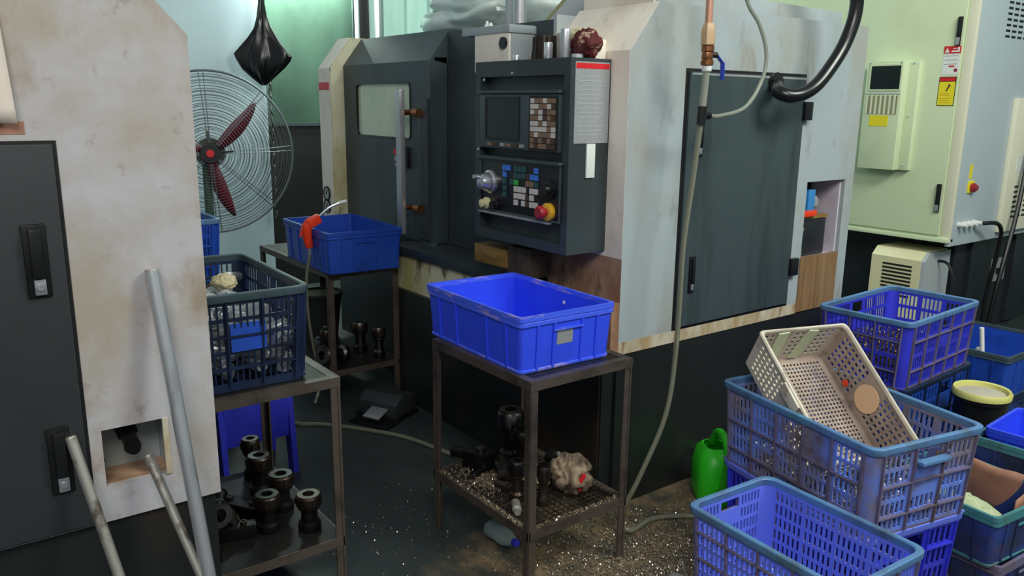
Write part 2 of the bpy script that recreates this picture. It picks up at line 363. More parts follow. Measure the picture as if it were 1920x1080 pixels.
hs = part(MB().prism([(2.30, 1.965), (2.30, 2.16), (2.62, 2.16), (2.70, 2.035), (3.52, 2.025), (3.52, 1.965)], 'x', -2.58, -2.20), 'top_housing', 'm2_white', bev=.004)
part(MB().box(-2.582, -2.198, 2.292, 2.2995, 1.968, 2.15), 'housing_lit_front', 'm2_lit', hs, smooth=False)  # brighter sheet laid on so the housing front looks lit
# lower body
part(MB().box(-3.86, X2+.002-t, 2.085, 3.66, 0, .62), 'base', 'base', smooth=False)
part(MB().box(X2-t, X2-.003, 2.147, 3.66, 0.0, ZB), 'base_side', 'base', smooth=False)
part(MB().box(-2.62, -2.185, 2.078, 2.085, .03, .60), 'splash_guard', 'grimebase', smooth=False)
part(MB().box(-4.86, -3.86, 2.24, 3.66, 0, .86), 'base_recess', 'base', smooth=False)
part(MB().box(-3.86, -2.80, 2.105, 2.16, .60, .81), 'apron', 'stained', smooth=False)
part(MB().box(-2.80, X2-.0004, 2.105, 2.146, .60, .86), 'rusted_apron', 'rusty', smooth=False)
part(MB().box(-3.87, -2.75, 2.085, 2.34, .81, .855), 'ledge', 'dark', bev=.004)
# rusty stained lower corner left of the side panel
# end cap at the far left
mb = MB().prism([(2.147, .86), (2.147, 1.80), (2.285, ZT+.012), (2.45, ZT+.012), (2.45, .86)], 'x', -4.87, -4.715)
part(mb, 'end_cap', 'm2_lit', smooth=False)
part(MB().prism([(2.149, .86), (2.149, 1.80), (2.287, ZT+.01), (2.45, ZT+.01), (2.45, .86)], 'x', -4.715, -4.70), 'end_cap_face', 'stained', smooth=False)
part(MB().box(-4.862, -4.722, 2.143, 2.147, 1.672, 1.716), 'red_label', 'red')
for z in (1.035, .955):
    g = part(MB().lathe([(.046, 0), (.046, .010), (.036, .010), (.036, .006)], 20, (-4.80, 2.147, z), Matrix.Rotation(R(90), 3, 'X')), 'pressure_gauge', 'black')
    part(MB().lathe([(.036, 0), (.036, .007)], 20, (-4.80, 2.147, z), Matrix.Rotation(R(90), 3, 'X')), 'gauge_face', 'palegrey', g)
    part(MB().obox((-4.80, 2.138, z+.006), (.004, .003, .03), Matrix.Rotation(R(35), 3, 'Y')), 'needle', 'black', g)
# sliding door with window
YD = 2.235
us = [0, .162, .80, 1]; vs_ = [0, .575, .885, 1]
door = MB(); hole_panel(door, (-4.70, YD, .86), (-3.69, YD, .86), (-3.69, YD, 1.815), (-4.70, YD, 1.815), us, vs_, {(1, 1)}, .03)
door.prism([(YD, 1.815), (YD+.125, 1.975), (YD+.27, 1.975), (YD+.27, 1.95), (YD+.14, 1.95), (YD+.03, 1.815)], 'x', -4.70, -3.69)
door.box(-3.72, -3.69, YD+.03, YD+.105, .86, 1.83); door.prism([(YD+.03, 1.815), (YD+.14, 1.95), (YD+.27, 1.95), (YD+.27, 1.90), (YD+.105, 1.80)], 'x', -3.72, -3.69)
door = part(door, 'sliding_door', 'darkdoor', smooth=False)
part(MB().box(-4.545, -3.885, YD+.012, YD+.018, 1.40, 1.712), 'window_pane', 'glass', door, smooth=False)
fr = MB()
for r_, rr in ((0, 1),):
    oz, ix_ = rrect(.652, .310, .03, 0), rrect(.632, .290, .025, 0)
    ring = [[(-4.214+p[0], YD-.004, 1.557+p[1]) for p in oz], [(-4.214+p[0], YD-.004, 1.557+p[1]) for p in ix_], [(-4.214+p[0], YD+.012, 1.557+p[1]) for p in ix_]]
    fr.loft([[(-4.214+p[0], YD+.012, 1.557+p[1]) for p in oz]]+ring)
part(fr, 'window_gasket', 'blackrub', door)
h = part(MB().box(-3.872, -3.822, 2.13, 2.16, .905, 1.668), 'handle_bar', 'alu', door, bev=.005)
for z in (1.55, 1.045):
    part(MB().cyl((-3.842, 2.16, z), (-3.842, YD, z), .014).cyl((-3.80, 2.20, z), (-3.74, 2.20, z), .022, n=12), 'standoff', 'brass', door)
part(MB().box(-3.80, -3.70, YD-.014, YD, .88, 1.62), 'slide_rail', 'dark', door, bev=.003)
sw = part(MB().box(-4.04, -3.90, YD-.02, YD, 1.25, 1.365), 'switch_plate', 'black', door, bev=.003)
part(MB().box(-4.035, -3.985, YD-.03, YD-.019, 1.32, 1.35), 'rocker', 'red', door)
part(MB().box(-3.975, -3.925, YD-.026, YD-.019, 1.335, 1.36), 'rocker', 'palegrey', door)
part(MB().box(-4.035, -4.0, YD-.026, YD-.019, 1.285, 1.31), 'rocker', 'palegrey', door)
part(MB().box(-3.985, -3.95, YD-.026, YD-.019, 1.30, 1.325), 'rocker', 'keytan', door)
part(MB().box(-4.03, -4.005, YD-.026, YD-.019, 1.255, 1.272), 'rocker', 'palegrey', door)
# fixed dark panel and black gap between door and control cabinet
part(MB().box(-3.82, -2.62, 2.345, 2.365, .855, 1.945), 'fixed_panel', 'dark', smooth=False)
part(MB().box(-3.25, -3.02, 2.30, 2.345, 1.45, 1.93), 'gap_black_box', 'void', smooth=False)  # solid black box stands in for the darkness of the open gap
mb = MB()
for k in range(7): mb.cyl((-3.12+.012*(k % 2), 2.29, 1.20+k*.05), (-3.10, 2.29, 1.245+k*.05), .045, .038, n=12)
part(mb, 'cable_bellows', 'black')
# control cabinet
cx0, cx1, cy, cz0, cz1 = -2.855, -2.256, 1.95, 1.05, 1.765
cab = MB().box(cx0, cx1, cy+.04, 2.147, cz0, cz1)
cab.box(cx0, cx1, cy, cy+.04, 1.705, cz1).box(cx0, cx1, cy, cy+.04, cz0, 1.088).box(cx0, cx0+.035, cy, cy+.04, 1.088, 1.705).box(cx1-.035, cx1, cy, cy+.04, 1.088, 1.705)
cab = part(cab, 'control_cabinet', 'dark', smooth=False)
mon = part(MB().box(-2.808, -2.302, cy-.012, cy+.04, 1.425, 1.64), 'monitor_unit', 'bezel', bev=.006)
part(MB().box(-2.815, -2.295, cy-.02, cy+.04, 1.641, 1.652), 'cover_lip', 'bezel', mon)
part(MB().rect_frame_y(-2.765, -2.535, cy-.016, cy-.012, 1.46, 1.628, .010), 'screen_surround', 'panel', mon)
part(MB().box(-2.756, -2.544, cy-.0135, cy-.0125, 1.469, 1.619), 'screen', 'screen', mon)
for k in range(6):
    part(MB().box(-2.745+k*.043, -2.72+k*.043, cy-.018, cy-.012, 1.435, 1.448), 'soft_key', ['keytan', 'keybrown', 'palegrey'][k % 3] if k < 5 else 'palegrey', mon, smooth=False)
part(MB().rect_frame_y(-2.472, -2.306, cy-.017, cy-.012, 1.428, 1.632, .007), 'keypad_frame', 'panel', mon)
random.seed(11)
for j in range(9):
    for i in range(6):
        x = -2.462+i*.0248; z = 1.438+j*.0208
        c = random.choice(['keywhite', 'keywhite', 'keytan', 'keytan', 'keybrown'])
        if (j in (2, 3) and i < 5) or (j == 7 and i < 2) or (4 <= j <= 5 and i < 3): c = random.choice(['keywhite', 'keywhite', 'keytan'])
        if (j in (6, 5) and i > 2) or j == 1: c = random.choice(['keytan', 'keybrown', 'keybrown'])
        part(MB().box(x, x+.0215, cy-.019, cy-.012, z, z+.0178), 'key', c, mon, smooth=False)
op = part(MB().box(-2.800, -2.290, cy-.008, cy+.04, 1.172, 1.378), 'operator_panel', 'panel', bev=.005)
part(MB().rect_frame_y(-2.805, -2.285, cy-.012, cy-.008, 1.167, 1.383, .008), 'panel_surround', 'bezel', op)
part(MB().box(-2.81, -2.28, cy-.025, cy+.03, 1.383, 1.392), 'cover_lip', 'bezel', op)
part(MB().box(-2.80, -2.34, cy-.022, cy, 1.158, 1.166), 'lower_strip', 'palegrey', op)
rows = ['BB.TTT..B', 'B..TTTKBB', 't.tG..aat', 't..WWW.WW', 't..WWWKW.', '...W.WKWW']
cm = dict(B='keyblue', T='keyteal', t='keyteal', G='keygreen', a='keytan', W='keywhite', K='keybrown')
for j, row in enumerate(rows):
    for i, ch in enumerate(row):
        if ch == '.': continue
        x = -2.640+i*.0252; z = 1.342-j*.0265
        part(MB().box(x, x+.020, cy-.016, cy-.008, z, z+.021), 'key', cm[ch], op, smooth=False)
RX = Matrix.Rotation(R(90), 3, 'X')
part(MB().lathe([(.048, 0), (.048, .012), (.040, .02), (.040, .028), (.026, .055), (.018, .058)], 24, (-2.728, cy-.008, 1.288), RX), 'handwheel', 'chrome', op)
part(MB().cyl((-2.745, cy-.06, 1.31), (-2.745, cy-.085, 1.31), .009), 'handwheel_grip', 'alu', op)
part(MB().lathe([(.024, 0), (.024, .012), (.017, .016), (.017, .035), (.012, .038)], 16, (-2.752, cy-.008, 1.198), RX), 'selector_knob', 'knobpale', op)
part(MB().lathe([(.022, 0), (.022, .012), (.016, .016), (.016, .03)], 16, (-2.685, cy-.008, 1.198), RX), 'selector_knob', 'black', op)
part(MB().lathe([(.034, 0), (.034, .015), (.03, .018)], 20, (-2.348, cy-.008, 1.205), RX), 'stop_button_collar', 'amber', op)
part(MB().lathe([(.014, .015), (.014, .035), (.025, .038), (.027, .05), (.02, .058)], 20, (-2.348, cy-.008, 1.205), RX), 'stop_button', 'redknob', op)
part(MB().lathe([(.036, 0), (.036, .012), (.022, .014), (.02, .036)], 18, (-2.345, cy-.008, 1.288), RX), 'override_dial', 'black', op)
part(MB().obox((-2.378, cy-.012, 1.28), (.012, .006, .035), Matrix.Identity(3)), 'dial_mark', 'amber', op)
# plate on the cabinet's side
pl = part(MB().box(cx1, cx1+.003, 1.97, 2.138, 1.462, 1.752), 'instruction_plate', 'palegrey', smooth=False)
part(MB().box(cx1+.003, cx1+.004, 1.973, 2.135, 1.728, 1.747), 'plate_header', 'red', pl, smooth=False)
for k in range(14):
    part(MB().box(cx1+.003, cx1+.0036, 1.985, 2.09+.035*random.random(), 1.70-k*.016, 1.702-k*.016), 'print_line', 'greyside', pl, smooth=False)
part(MB().box(cx1, cx1+.008, 2.032, 2.074, 1.335, 1.46), 'clear_holder', 'clear', cab, bev=.002)
part(MB().box(-2.935, -2.70, 2.0, 2.09, .92, .998), 'wood_block', 'brasswood', bev=.002)
part(MB().box(-2.70, -2.55, 2.01, 2.105, .90, 1.02), 'bracket', 'tabsteel')
for x, z in ((-2.60, 1.717), (-2.79, 1.695), (-2.83, 1.415)):
    part(MB().lathe([(.006, 0), (.006, .004)], 8, (x, cy, z), RX), 'screw', 'chrome', cab)
# head box behind the control cabinet
hb = part(MB().prism([(-3.23, 1.74), (-2.965, 1.74), (-2.965, 1.918), (-3.23, 1.918)], 'y', 2.20, 2.62), 'head_box', 'm2_lit', bev=.004)
part(MB().box(-3.33, -2.955, 2.195, 2.64, 1.905, 1.94), 'head_box_lid', 'm2_white', hb, bev=.004)
part(MB().lathe([(.026, 0), (.026, .01)], 16, (-3.0, 2.20, 1.862), RX), 'rubber_plug', 'blackrub', hb)
part(MB().box(-2.965, -2.961, 2.21, 2.61, 1.75, 1.9), 'grey_side', 'greyside', hb)  # thin grey sheet over one side of the white box
# side door, hinges, latch
dm = MB(); hole_panel(dm, (X2+.012, 2.462, .715), (X2+.012, 3.215, .715), (X2+.012, 3.215, 1.73), (X2+.012, 2.462, 1.73), [0, .69, .775, 1], [0, .945, 1], {(1, 1)}, .012)
sd = part(dm, 'side_door', 'darkdoor', smooth=False)
part(MB().box(X2, X2+.001, 2.447, 3.23, .70, 1.742), 'door_gap', 'void', sd, smooth=False)
part(MB().box(X2+.012, X2+.0135, 2.47, 3.21, 1.718, 1.726), 'door_lip', 'palegrey', sd, smooth=False)
for z in (1.585, .885):
    part(MB().box(X2+.002, X2+.028, 3.205, 3.262, z-.04, z+.04), 'hinge', 'black', sd, bev=.004)
for z in (.93, 1.48):
    lt = part(MB().box(X2+.012, X2+.02, 2.518, 2.55, z-.075, z+.075), 'latch', 'black', sd, bev=.003)
    part(MB().box(X2+.02, X2+.028, 2.526, 2.542, z-.035, z+.065), 'latch_grip', 'black', sd, bev=.003)
    part(MB().box(X2+.02, X2+.024, 2.526, 2.542, z-.065, z-.04), 'latch_lock', 'chrome', sd, bev=.002)
# pocket with electrical gear and the raw board below
pk = MB().box(X2-.36, X2-.34, 3.31, 3.62, .9, 1.28).box(X2-.34, X2-t, 3.61, 3.62, .9, 1.28).box(X2-.34, X2-t, 3.30, 3.31, .9, 1.28).box(X2-.34, X2-t, 3.31, 3.61, 1.268, 1.28).box(X2-.34, X2-t, 3.31, 3.61, .895, .905)
pk = part(pk, 'pocket_liner', 'lavender', smooth=False)
part(MB().box(X2-.27, X2-.05, 3.335, 3.57, .907, 1.085), 'transformer', 'm3dark', pk, bev=.006)
part(MB().box(X2-.26, X2-.045, 3.33, 3.575, 1.085, 1.10), 'transformer_lid', 'brasswood', pk)
for y in (3.36, 3.43):
    part(MB().box(X2-.10, X2-.035, y-.045, y+.01, 1.10, 1.225), 'relay', 'bluedev', pk, bev=.004)
part(MB().box(X2-.05, X2-.025, 3.35, 3.45, 1.10, 1.128), 'connector', 'redorange', pk, bev=.004)
part(MB().lathe([(.03, 0), (.03, .02), (.02, .03)], 14, (X2-.09, 3.49, 1.16), Matrix.Rotation(R(90), 3, 'Y')), 'cable_gland', 'palegrey', pk)
part(MB().tube([(X2-.13, 3.53, 1.10), (X2-.13, 3.545, 1.18), (X2-.15, 3.55, 1.266)], .01, 8), 'cable', 'black', pk)
part(MB().tube([(X2-.03, 3.335, .92), (X2-.04, 3.345, .99), (X2-.03, 3.34, 1.05)], .014, 8), 'cable', 'sack', pk)
part(MB().box(X2-t, X2+.004, 3.305, 3.455, .655, .915).box(X2-t, X2+.0035, 3.457, 3.615, .655, .915), 'wood_board', 'wood', smooth=False)
part(MB().box(X2-.34, X2-t, 3.31, 3.61, .655, .66), 'board_rest', 'base', smooth=False)

# things standing on and beside the lathe
def vtube(name, label, x, y, z, r, h, mat, cat='cylinder', n=18, hollow=False, group=None):
    t_ = thing(name, label, cat, (x, y, z), 0, group)
    if hollow: MB().lathe([(r*.7, h*.3), (r*.7, h), (r, h), (r, 0), (r*.7, 0)], n, c0=True, c1=False).build('sleeve', mat, t_)
    else:
        MB().lathe([(r*.94, 0), (r, h*.03), (r, h*.93), (r*.92, h)], n).build('body', mat, t_)
        MB().lathe([(r*.5, h), (r*.5, h+.002), (r*.3, h+.001)], n).build('centre_mark', 'steel', t_)
    return t_
ct = 1.765
vtube('metal_slug', 'short bright metal slug at the left end of the control cabinet top', -2.668, 2.02, ct, .014, .026, 'shiny')
vtube('metal_slug', 'tiny metal pin beside the dark cup on the control cabinet', -2.60, 2.035, ct, .007, .035, 'oldalu')
cup = thing('dark_cup', 'dark brown ribbed cup standing on the control cabinet', 'cup', (-2.535, 2.055, ct))
MB().lathe([(.040, .004), (.036, .09), (.042, .092), (.046, .0), (.03, 0)], 22).build('body', 'toolbrown', cup)
for k in range(12):
    a = k*math.pi/6; MB().cyl((.0455*math.cos(a), .0455*math.sin(a), .004), (.043*math.cos(a), .043*math.sin(a), .088), .005, n=6).build('ridge', 'toolblack', cup)
vtube('turned_rod', 'short bright turned rod right of the dark cup', -2.452, 2.005, ct, .017, .062, 'shiny')
vtube('turned_rod', 'grey mid-height rod between two bright rods on the control cabinet', -2.425, 2.045, ct, .018, .095, 'oldalu')
vtube('turned_rod', 'tallest bright aluminium rod on the control cabinet', -2.372, 2.02, ct, .020, .106, 'alu')
vtube('metal_slug', 'flat bright metal ring lying near the red rag on the cabinet', -2.318, 2.035, ct, .022, .016, 'shiny', hollow=True)
def crumple(name, label, cat, loc, sx, sy, h, mat, seed, n=26, fold=9., rz=0, th=.004, lift=1.0):
    mb = MB(); vs_ = []
    for j in range(n):
        for i in range(n):
            u = i/(n-1)*2-1; v = j/(n-1)*2-1
            rr = math.sqrt(u*u+v*v)/1.25; fall = max(0., 1-rr**2.2)
            rx = noise.noise(Vector((u*1.3+seed, v*1.3, seed*.7)))
            a = 1-abs(noise.noise(Vector((u*fold*.14+seed+rx, v*fold*.14-rx, seed*.3))))*2.2      # ridged folds
            b = 1-abs(noise.noise(Vector((u*fold*.3+seed*3, v*fold*.3+rx, 1.7))))*2.2
            z = h*lift*(fall*(.50+.34*max(-.4, a)+.18*max(-.4, b))+.06*max(0, b)+.02)
            sp = 1-.16*abs(noise.noise(Vector((u*2.5, v*2.5, seed+2))))
            vs_.append(Vector((u*sx/2*sp*(1-.12*abs(v)), v*sy/2*sp*(1-.12*abs(u)), max(.002, z))))
    fs = [(j*n+i, j*n+i+1, (j+1)*n+i+1, (j+1)*n+i) for j in range(n-1) for i in range(n-1)]
    mb.add(vs_, fs); o = mb.build(name, mat, ang=60); o.location = loc; o.rotation_euler = (0, 0, rz)
    sm = o.modifiers.new('thick', 'SOLIDIFY'); sm.thickness = th
    return tag(o, label, cat)
def lump(name, label, cat, loc, sx, sy, h, mat, seed, n=40, freq=1.6, amp=.42, rz=0):
    rings = []; m_ = n//2
    for j in range(m_+1):
        ph = math.pi*j/m_; rg = []
        for i in range(n):
            a = 2*math.pi*i/n; d_ = Vector((math.sin(ph)*math.cos(a), math.sin(ph)*math.sin(a), math.cos(ph)))
            w_ = Vector([noise.noise(d_*1.1+Vector((seed, k*3.1, k))) for k in range(3)])*.7
            r1 = abs(noise.noise(d_*freq+w_+Vector((seed, 0, 0)))); r2 = abs(noise.noise(d_*freq*2.3+w_*1.5+Vector((0, seed, 0))))
            f = 1-amp+amp*1.25*(.85*math.sqrt(r1)+.22*math.sqrt(r2))
            rg.append(Vector((d_.x*sx/2*f*1.15, d_.y*sy/2*f*1.15, max(.001, h*(.42+.58*d_.z*f)))))
        rings.append(rg)
    o = MB().loft(rings, True, True).build(name, mat, ang=80); o.location = loc; o.rotation_euler = (0, 0, rz)
    return tag(o, label, cat)
lump('rag', 'dark red and white rag heaped on the right end of the control cabinet', 'rag', (-2.315, 2.075, ct), .135, .10, .115, 'ragred', 3.1)
lump('work_glove', 'cream cloth glove lying behind the rods on the control cabinet', 'glove', (-2.42, 2.11, ct+.07), .24, .055, .05, 'glove', 8.4)
MB_ = MB().box(-2.56, -2.28, 2.085, 2.14, ct, ct+.07)
o = MB_.build('wiring_box', 'm2_lit', bev=.004); tag(o, 'cream box under the cloth glove on the control cabinet', 'box')
vtube('white_pipe', 'greyish white pipe rising from the head box of the lathe', -3.245, 2.42, 1.941, .028, 1.2, 'greyside', 'pipe')
vtube('white_pipe', 'bright aluminium pipe rising beside the greyish pipe', -3.15, 2.40, 1.941, .033, 1.2, 'alu', 'pipe')
for k, (x, l) in enumerate(((-3.315, 'white plastic cap at the left end of the head box lid'), (-3.285, 'small white plastic cap next to the larger one on the head box'))):
    c = MB().lathe([(.016-.004*k, 0), (.016-.004*k, .02), (.008, .032), (.006, .045-.01*k)], 12).build('bottle_cap', 'white'); c.location = (x, 2.33, 1.94); tag(c, l, 'cap')
ch = thing('slanted_duct', 'slanted olive and grey metal duct leaning up from the lathe top', 'duct', (-3.02, 2.55, 1.94))
d0 = Vector((-3.02, 2.55, 1.955)); d1 = Vector((-2.56, 2.72, 2.42))
MB().bar((0, 0, 0), d1-d0, .20, .10).build('duct_body', 'sack', ch)
MB().bar(Vector((.045, -.045, -.01)), d1-d0+Vector((.045, -.045, -.01)), .10, .11).build('duct_face', 'greyside', ch)
lump('plastic_sheet', 'cloudy clear plastic sheet heaped on top of the lathe', 'plastic sheet', (-3.85, 2.86, 1.965), 1.45, .62, .33, 'plastic', 4.4, 64, 1.3, .3)

# ================================================================= the lathe at the left edge
X1, YR = -1.892, .535
l1 = thing('cnc_lathe', 'stained white lathe housing with black side door at the left edge', 'lathe', (X1, YR, 0))
def p1(mb, name, mat, parent=l1, **k): return mb.build(name, mat, parent, world=True, **k)
mb = MB()
mb.prism([(-1.3, .66), (.286, .66), (.286, 1.96), (-1.3, 1.96)], 'x', X1-t, X1)
mb.prism([(.286, .66), (.427, .66), (.427, .742), (.286, .742)], 'x', X1-t, X1)
mb.prism([(.286, .88), (.427, .88), (.427, 1.855), (.33, 1.96), (.286, 1.96)], 'x', X1-t, X1)
mb.prism([(.427, .66), (YR, .66), (YR, 1.738), (.427, 1.855)], 'x', X1-t, X1)
p1(mb, 'side_panel', 'm1_white', smooth=False)
p1(MB().prism([(YR-.02, .66), (YR, .66), (YR, 1.738), (.33, 1.96), (-1.3, 1.96), (-1.3, 1.94), (.32, 1.94), (YR-.02, 1.73)], 'x', -4.2, X1-t), 'rear_panel', 'm1_white', smooth=False)
p1(MB().box(-4.2, X1-.012, -1.3, YR-.01, 0, .66), 'base', 'base', smooth=False)
d = p1(MB().box(X1, X1+.012, -.7, .252, .668, 1.51), 'side_door', 'm1_dark', bev=.003)
p1(MB().box(X1, X1+.003, -.7, .26, .663, 1.517), 'door_gap', 'void', d, smooth=False)
for z in (1.276, .838):
    lp = p1(MB().box(X1+.012, X1+.018, .178, .222, z-.076, z+.076), 'latch_plate', 'black', d, bev=.004)
    p1(MB().box(X1+.018, X1+.034, .188, .212, z-.035, z+.068), 'latch_grip', 'black', d, bev=.006)
    p1(MB().box(X1+.018, X1+.026, .190, .212, z-.070, z-.037), 'latch_lock', 'chrome', d, bev=.003)
    p1(MB().lathe([(.007, 0), (.007, .003), (.003, .003)], 12, (X1+.026, .201, z-.053), Matrix.Rotation(R(90), 3, 'Y')), 'keyhole', 'alu', d)
q = .11
pk = MB().box(X1-q-.01, X1-q, .276, .437, .73, .89).box(X1-q, X1-t, .427, .437, .73, .89).box(X1-q, X1-t, .276, .286, .73, .89).box(X1-q, X1-t, .286, .427, .88, .89)
pk = p1(pk, 'pocket_liner', 'm2_white', smooth=False)
p1(MB().box(X1-q, X1-t, .286, .427, .732, .744), 'pocket_floor', 'rusty', pk, smooth=False)
p1(MB().box(X1-.004, X1+.004, .414, .427, .742, .88), 'pocket_flange', 'rust_edge', pk, smooth=False)
b0 = Vector((X1-q, .352, .838))
p1(MB().cyl(b0, b0+Vector((.03, 0, 0)), .026, n=6), 'hex_nut', 'toolblack', pk)
p1(MB().cyl(b0+Vector((.03, 0, 0)), b0+Vector((.105, -.004, -.012)), .017, n=16), 'fitting', 'black', pk)
p1(MB().cyl(b0+Vector((.105, -.004, -.012)), b0+Vector((.12, -.004, -.012)), .019, .015, n=16), 'fitting_end', 'toolblack', pk)
p1(MB().lathe([(.005, 0), (.005, .004)], 10, (X1-q+.001, .30, .765), Matrix.Rotation(R(90), 3, 'Y')), 'screw', 'black', pk)
# paper sheet taped by the left frame edge
pp = MB(); n = 10; vs_ = []
for j in range(n):
    for i in range(8):
        u = i/7; v = j/(n-1)
        vs_.append((X1+.003+.02*u**2*(1-v), .05+.145*u-.012*v*u, 1.552+.26*v))
pp.add(vs_, [(j*8+i, j*8+i+1, (j+1)*8+i+1, (j+1)*8+i) for j in range(n-1) for i in range(7)])
o = pp.build('paper_sheet', 'paper', ang=60); m_ = o.modifiers.new('thick', 'SOLIDIFY'); m_.thickness = .0008; tag(o, 'pale paper sheet curling off the white housing above the black door', 'paper')
o = MB().box(X1, X1+.0012, .12, .208, 1.53, 1.555).build('tape_strip', 'kraft'); tag(o, 'brownish strip of old tape just above the black door', 'tape')

# ================================================================= the pale green machine at the right
X3, Y3 = -2.467, 5.427
m3 = thing('machining_centre', 'tall pale green-cream machine cabinet with yellow warning labels at the right', 'machine', (X3, Y3, 0))
def p3(mb, name, mat, parent=m3, **k): return mb.build(name, mat, parent, world=True, **k)
p3(MB().box(-4.3, X3-.03, Y3, 7.7, .75, 2.75), 'body', 'm3', smooth=False)
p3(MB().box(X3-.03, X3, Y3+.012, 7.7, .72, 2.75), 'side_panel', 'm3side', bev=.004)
p3(MB().box(X3-.06, X3+.002, Y3-.004, Y3+.03, .745, 2.75), 'corner_trim', 'm3cream', bev=.006)
d = p3(MB().box(-4.2, -2.53, Y3-.016, Y3, .79, 2.70), 'front_door', 'm3', bev=.004)
p3(MB().box(-4.3, X3, Y3-.02, Y3+.06, .745, .775), 'bottom_rail', 'm3', bev=.006)
for z0, z1 in ((1.99, 2.165), (.94, 1.125)):
    l_ = p3(MB().box(-2.575, -2.545, Y3-.026, Y3-.016, z0, z1), 'latch', 'black', d, bev=.003)
    p3(MB().box(-2.569, -2.551, Y3-.036, Y3-.026, z0+.06, z1-.008), 'latch_grip', 'black', d, bev=.004)
    p3(MB().box(-2.571, -2.549, Y3-.032, Y3-.026, z0+.004, z0+.05), 'latch_lock', 'alu', d, bev=.003)
yA = Y3-.13
ac = p3(MB().box(-3.085, -2.83, yA, Y3-.016, 1.20, 1.905), 'cabinet_cooler', 'm3', bev=.006)
p3(MB().box(-2.83, -2.765, Y3-.06, Y3-.016, 1.20, 1.9), 'cooler_flange', 'm3', ac, bev=.004)
p3(MB().rect_frame_y(-3.06, -2.835, yA-.006, yA, 1.715, 1.885, .010), 'display_frame', 'm3', ac)
p3(MB().box(-3.05, -2.845, yA-.003, yA, 1.724, 1.876), 'display_glass', 'screen', ac)
p3(MB().box(-3.08, -2.835, yA-.004, yA, 1.694, 1.70), 'cover_seam', 'm3side', ac)
for k in range(14):
    p3(MB().box(-3.065+k*.016, -3.057+k*.016, yA-.005, yA, 1.565, 1.685), 'vent_fin', 'sack' if k % 2 else 'm3cream', ac, smooth=False)
p3(MB().box(-3.03, -2.90, yA-.002, yA, 1.485, 1.555), 'yellow_label', 'yellow', ac, smooth=False)
p3(MB().box(-2.838, -2.832, yA+.02, yA+.05, 1.76, 1.81), 'side_label', 'yellow', ac, smooth=False)
for x, z in ((-3.06, 1.895), (-2.845, 1.895), (-2.80, 1.89), (-2.80, 1.55), (-2.80, 1.23)):
    p3(MB().lathe([(.006, 0), (.006, .006)], 8, (x, yA if x < -2.83 else Y3-.06, z), RX), 'screw', 'greyside', ac)
yl = Y3-.016
def lab(x0, x1, z0, z1, mat, dy=0.): return p3(MB().box(x0, x1, yl-.0015-dy, yl-dy, z0, z1), 'label_print', mat, d, smooth=False)
lab(-2.64, -2.535, 1.815, 1.99, 'white'); lab(-2.64, -2.535, 1.945, 1.99, 'red', .0015)
p3(MB().prism([(-2.634, 1.951), (-2.606, 1.951), (-2.62, 1.98)], 'y', yl-.004, yl-.003), 'warning_triangle', 'white', d, smooth=False)
lab(-2.592, -2.542, 1.953, 1.962, 'white', .003); lab(-2.556, -2.544, 1.965, 1.982, 'white', .003); lab(-2.585, -2.562, 1.972, 1.976, 'white', .003)
for z in (1.93, 1.905, 1.88): lab(-2.632, -2.55, z, z+.002, 'palegrey', .0015)
lab(-2.60, -2.565, 1.862, 1.871, 'red', .0015)
p3(MB().lathe([(.011, 0), (.011, .001), (.006, .001)], 14, (-2.555, yl-.0015, 1.842), RX), 'label_stamp', 'redknob', d)
lab(-2.648, -2.541, 1.622, 1.802, 'black'); lab(-2.644, -2.545, 1.626, 1.772, 'yellow', .0015); lab(-2.644, -2.545, 1.776, 1.798, 'red', .0015)
p3(MB().add([(-2.60, yl-.004, 1.715), (-2.592, yl-.004, 1.712), (-2.575, yl-.004, 1.745), (-2.568, yl-.004, 1.742), (-2.583, yl-.004, 1.762), (-2.588, yl-.004, 1.742)], [(0, 1, 2, 5), (2, 3, 4, 5)]), 'warning_symbol', 'keybrown', d, smooth=False)
for z in (1.70, 1.688, 1.668, 1.656, 1.644): lab(-2.632, -2.57, z, z+.003, 'amber', .003)
RY = Matrix.Rotation(R(90), 3, 'Y')
p3(MB().box(X3, X3+.01, 5.585, 5.665, 1.065, 1.145), 'switch_plate', 'yellow', bev=.003)
p3(MB().lathe([(.03, 0), (.03, .02), (.02, .024), (.02, .035)], 14, (X3+.01, 5.63, 1.10), RY), 'rotary_switch', 'redknob')
p3(MB().box(X3, X3+.002, 5.59, 5.63, 1.16, 1.25), 'switch_tag', 'yellow')
for y in (5.53, 5.60, 5.67, 5.74):
    p3(MB().cyl((X3, y, .86), (X3+.06, y, .86), .018, .014, n=10), 'cable_plug', 'white')
p3(MB().tube([(X3+.06, 5.74, .86), (X3+.12, 5.85, .85), (X3+.10, 5.95, .70), (X3+.06, 5.95, .3), (X3+.06, 5.98, .0)], .014, 8), 'cable', 'black')
pn = p3(MB().box(X3, X3+.035, 6.09, 7.6, .765, 1.68), 'access_panel', 'm3cream', bev=.006)
for zz, n_ in ((.86, 7),):
    for k in range(n_):
        for i in range(4): p3(MB().box(X3+.035, X3+.037, 6.22+i*.09, 6.28+i*.09, zz+k*.035, zz+k*.035+.014), 'vent_slot', 'void', pn, smooth=False)
for k in range(9):
    for i in range(5): p3(MB().box(X3, X3+.002, 5.83+i*.09, 5.89+i*.09, 2.06+k*.035, 2.074+k*.035), 'vent_slot', 'void', smooth=False)
p3(MB().box(X3+.035, X3+.037, 6.2, 6.32, 1.18, 1.30), 'notice', 'white', pn)
p3(MB().tube([(X3+.07, 6.35, 1.72), (X3+.07, 6.30, 1.4), (X3+.09, 6.18, .9), (X3+.09, 6.05, .45), (X3+.07, 6.0, 0)], .016, 8), 'cable', 'black')
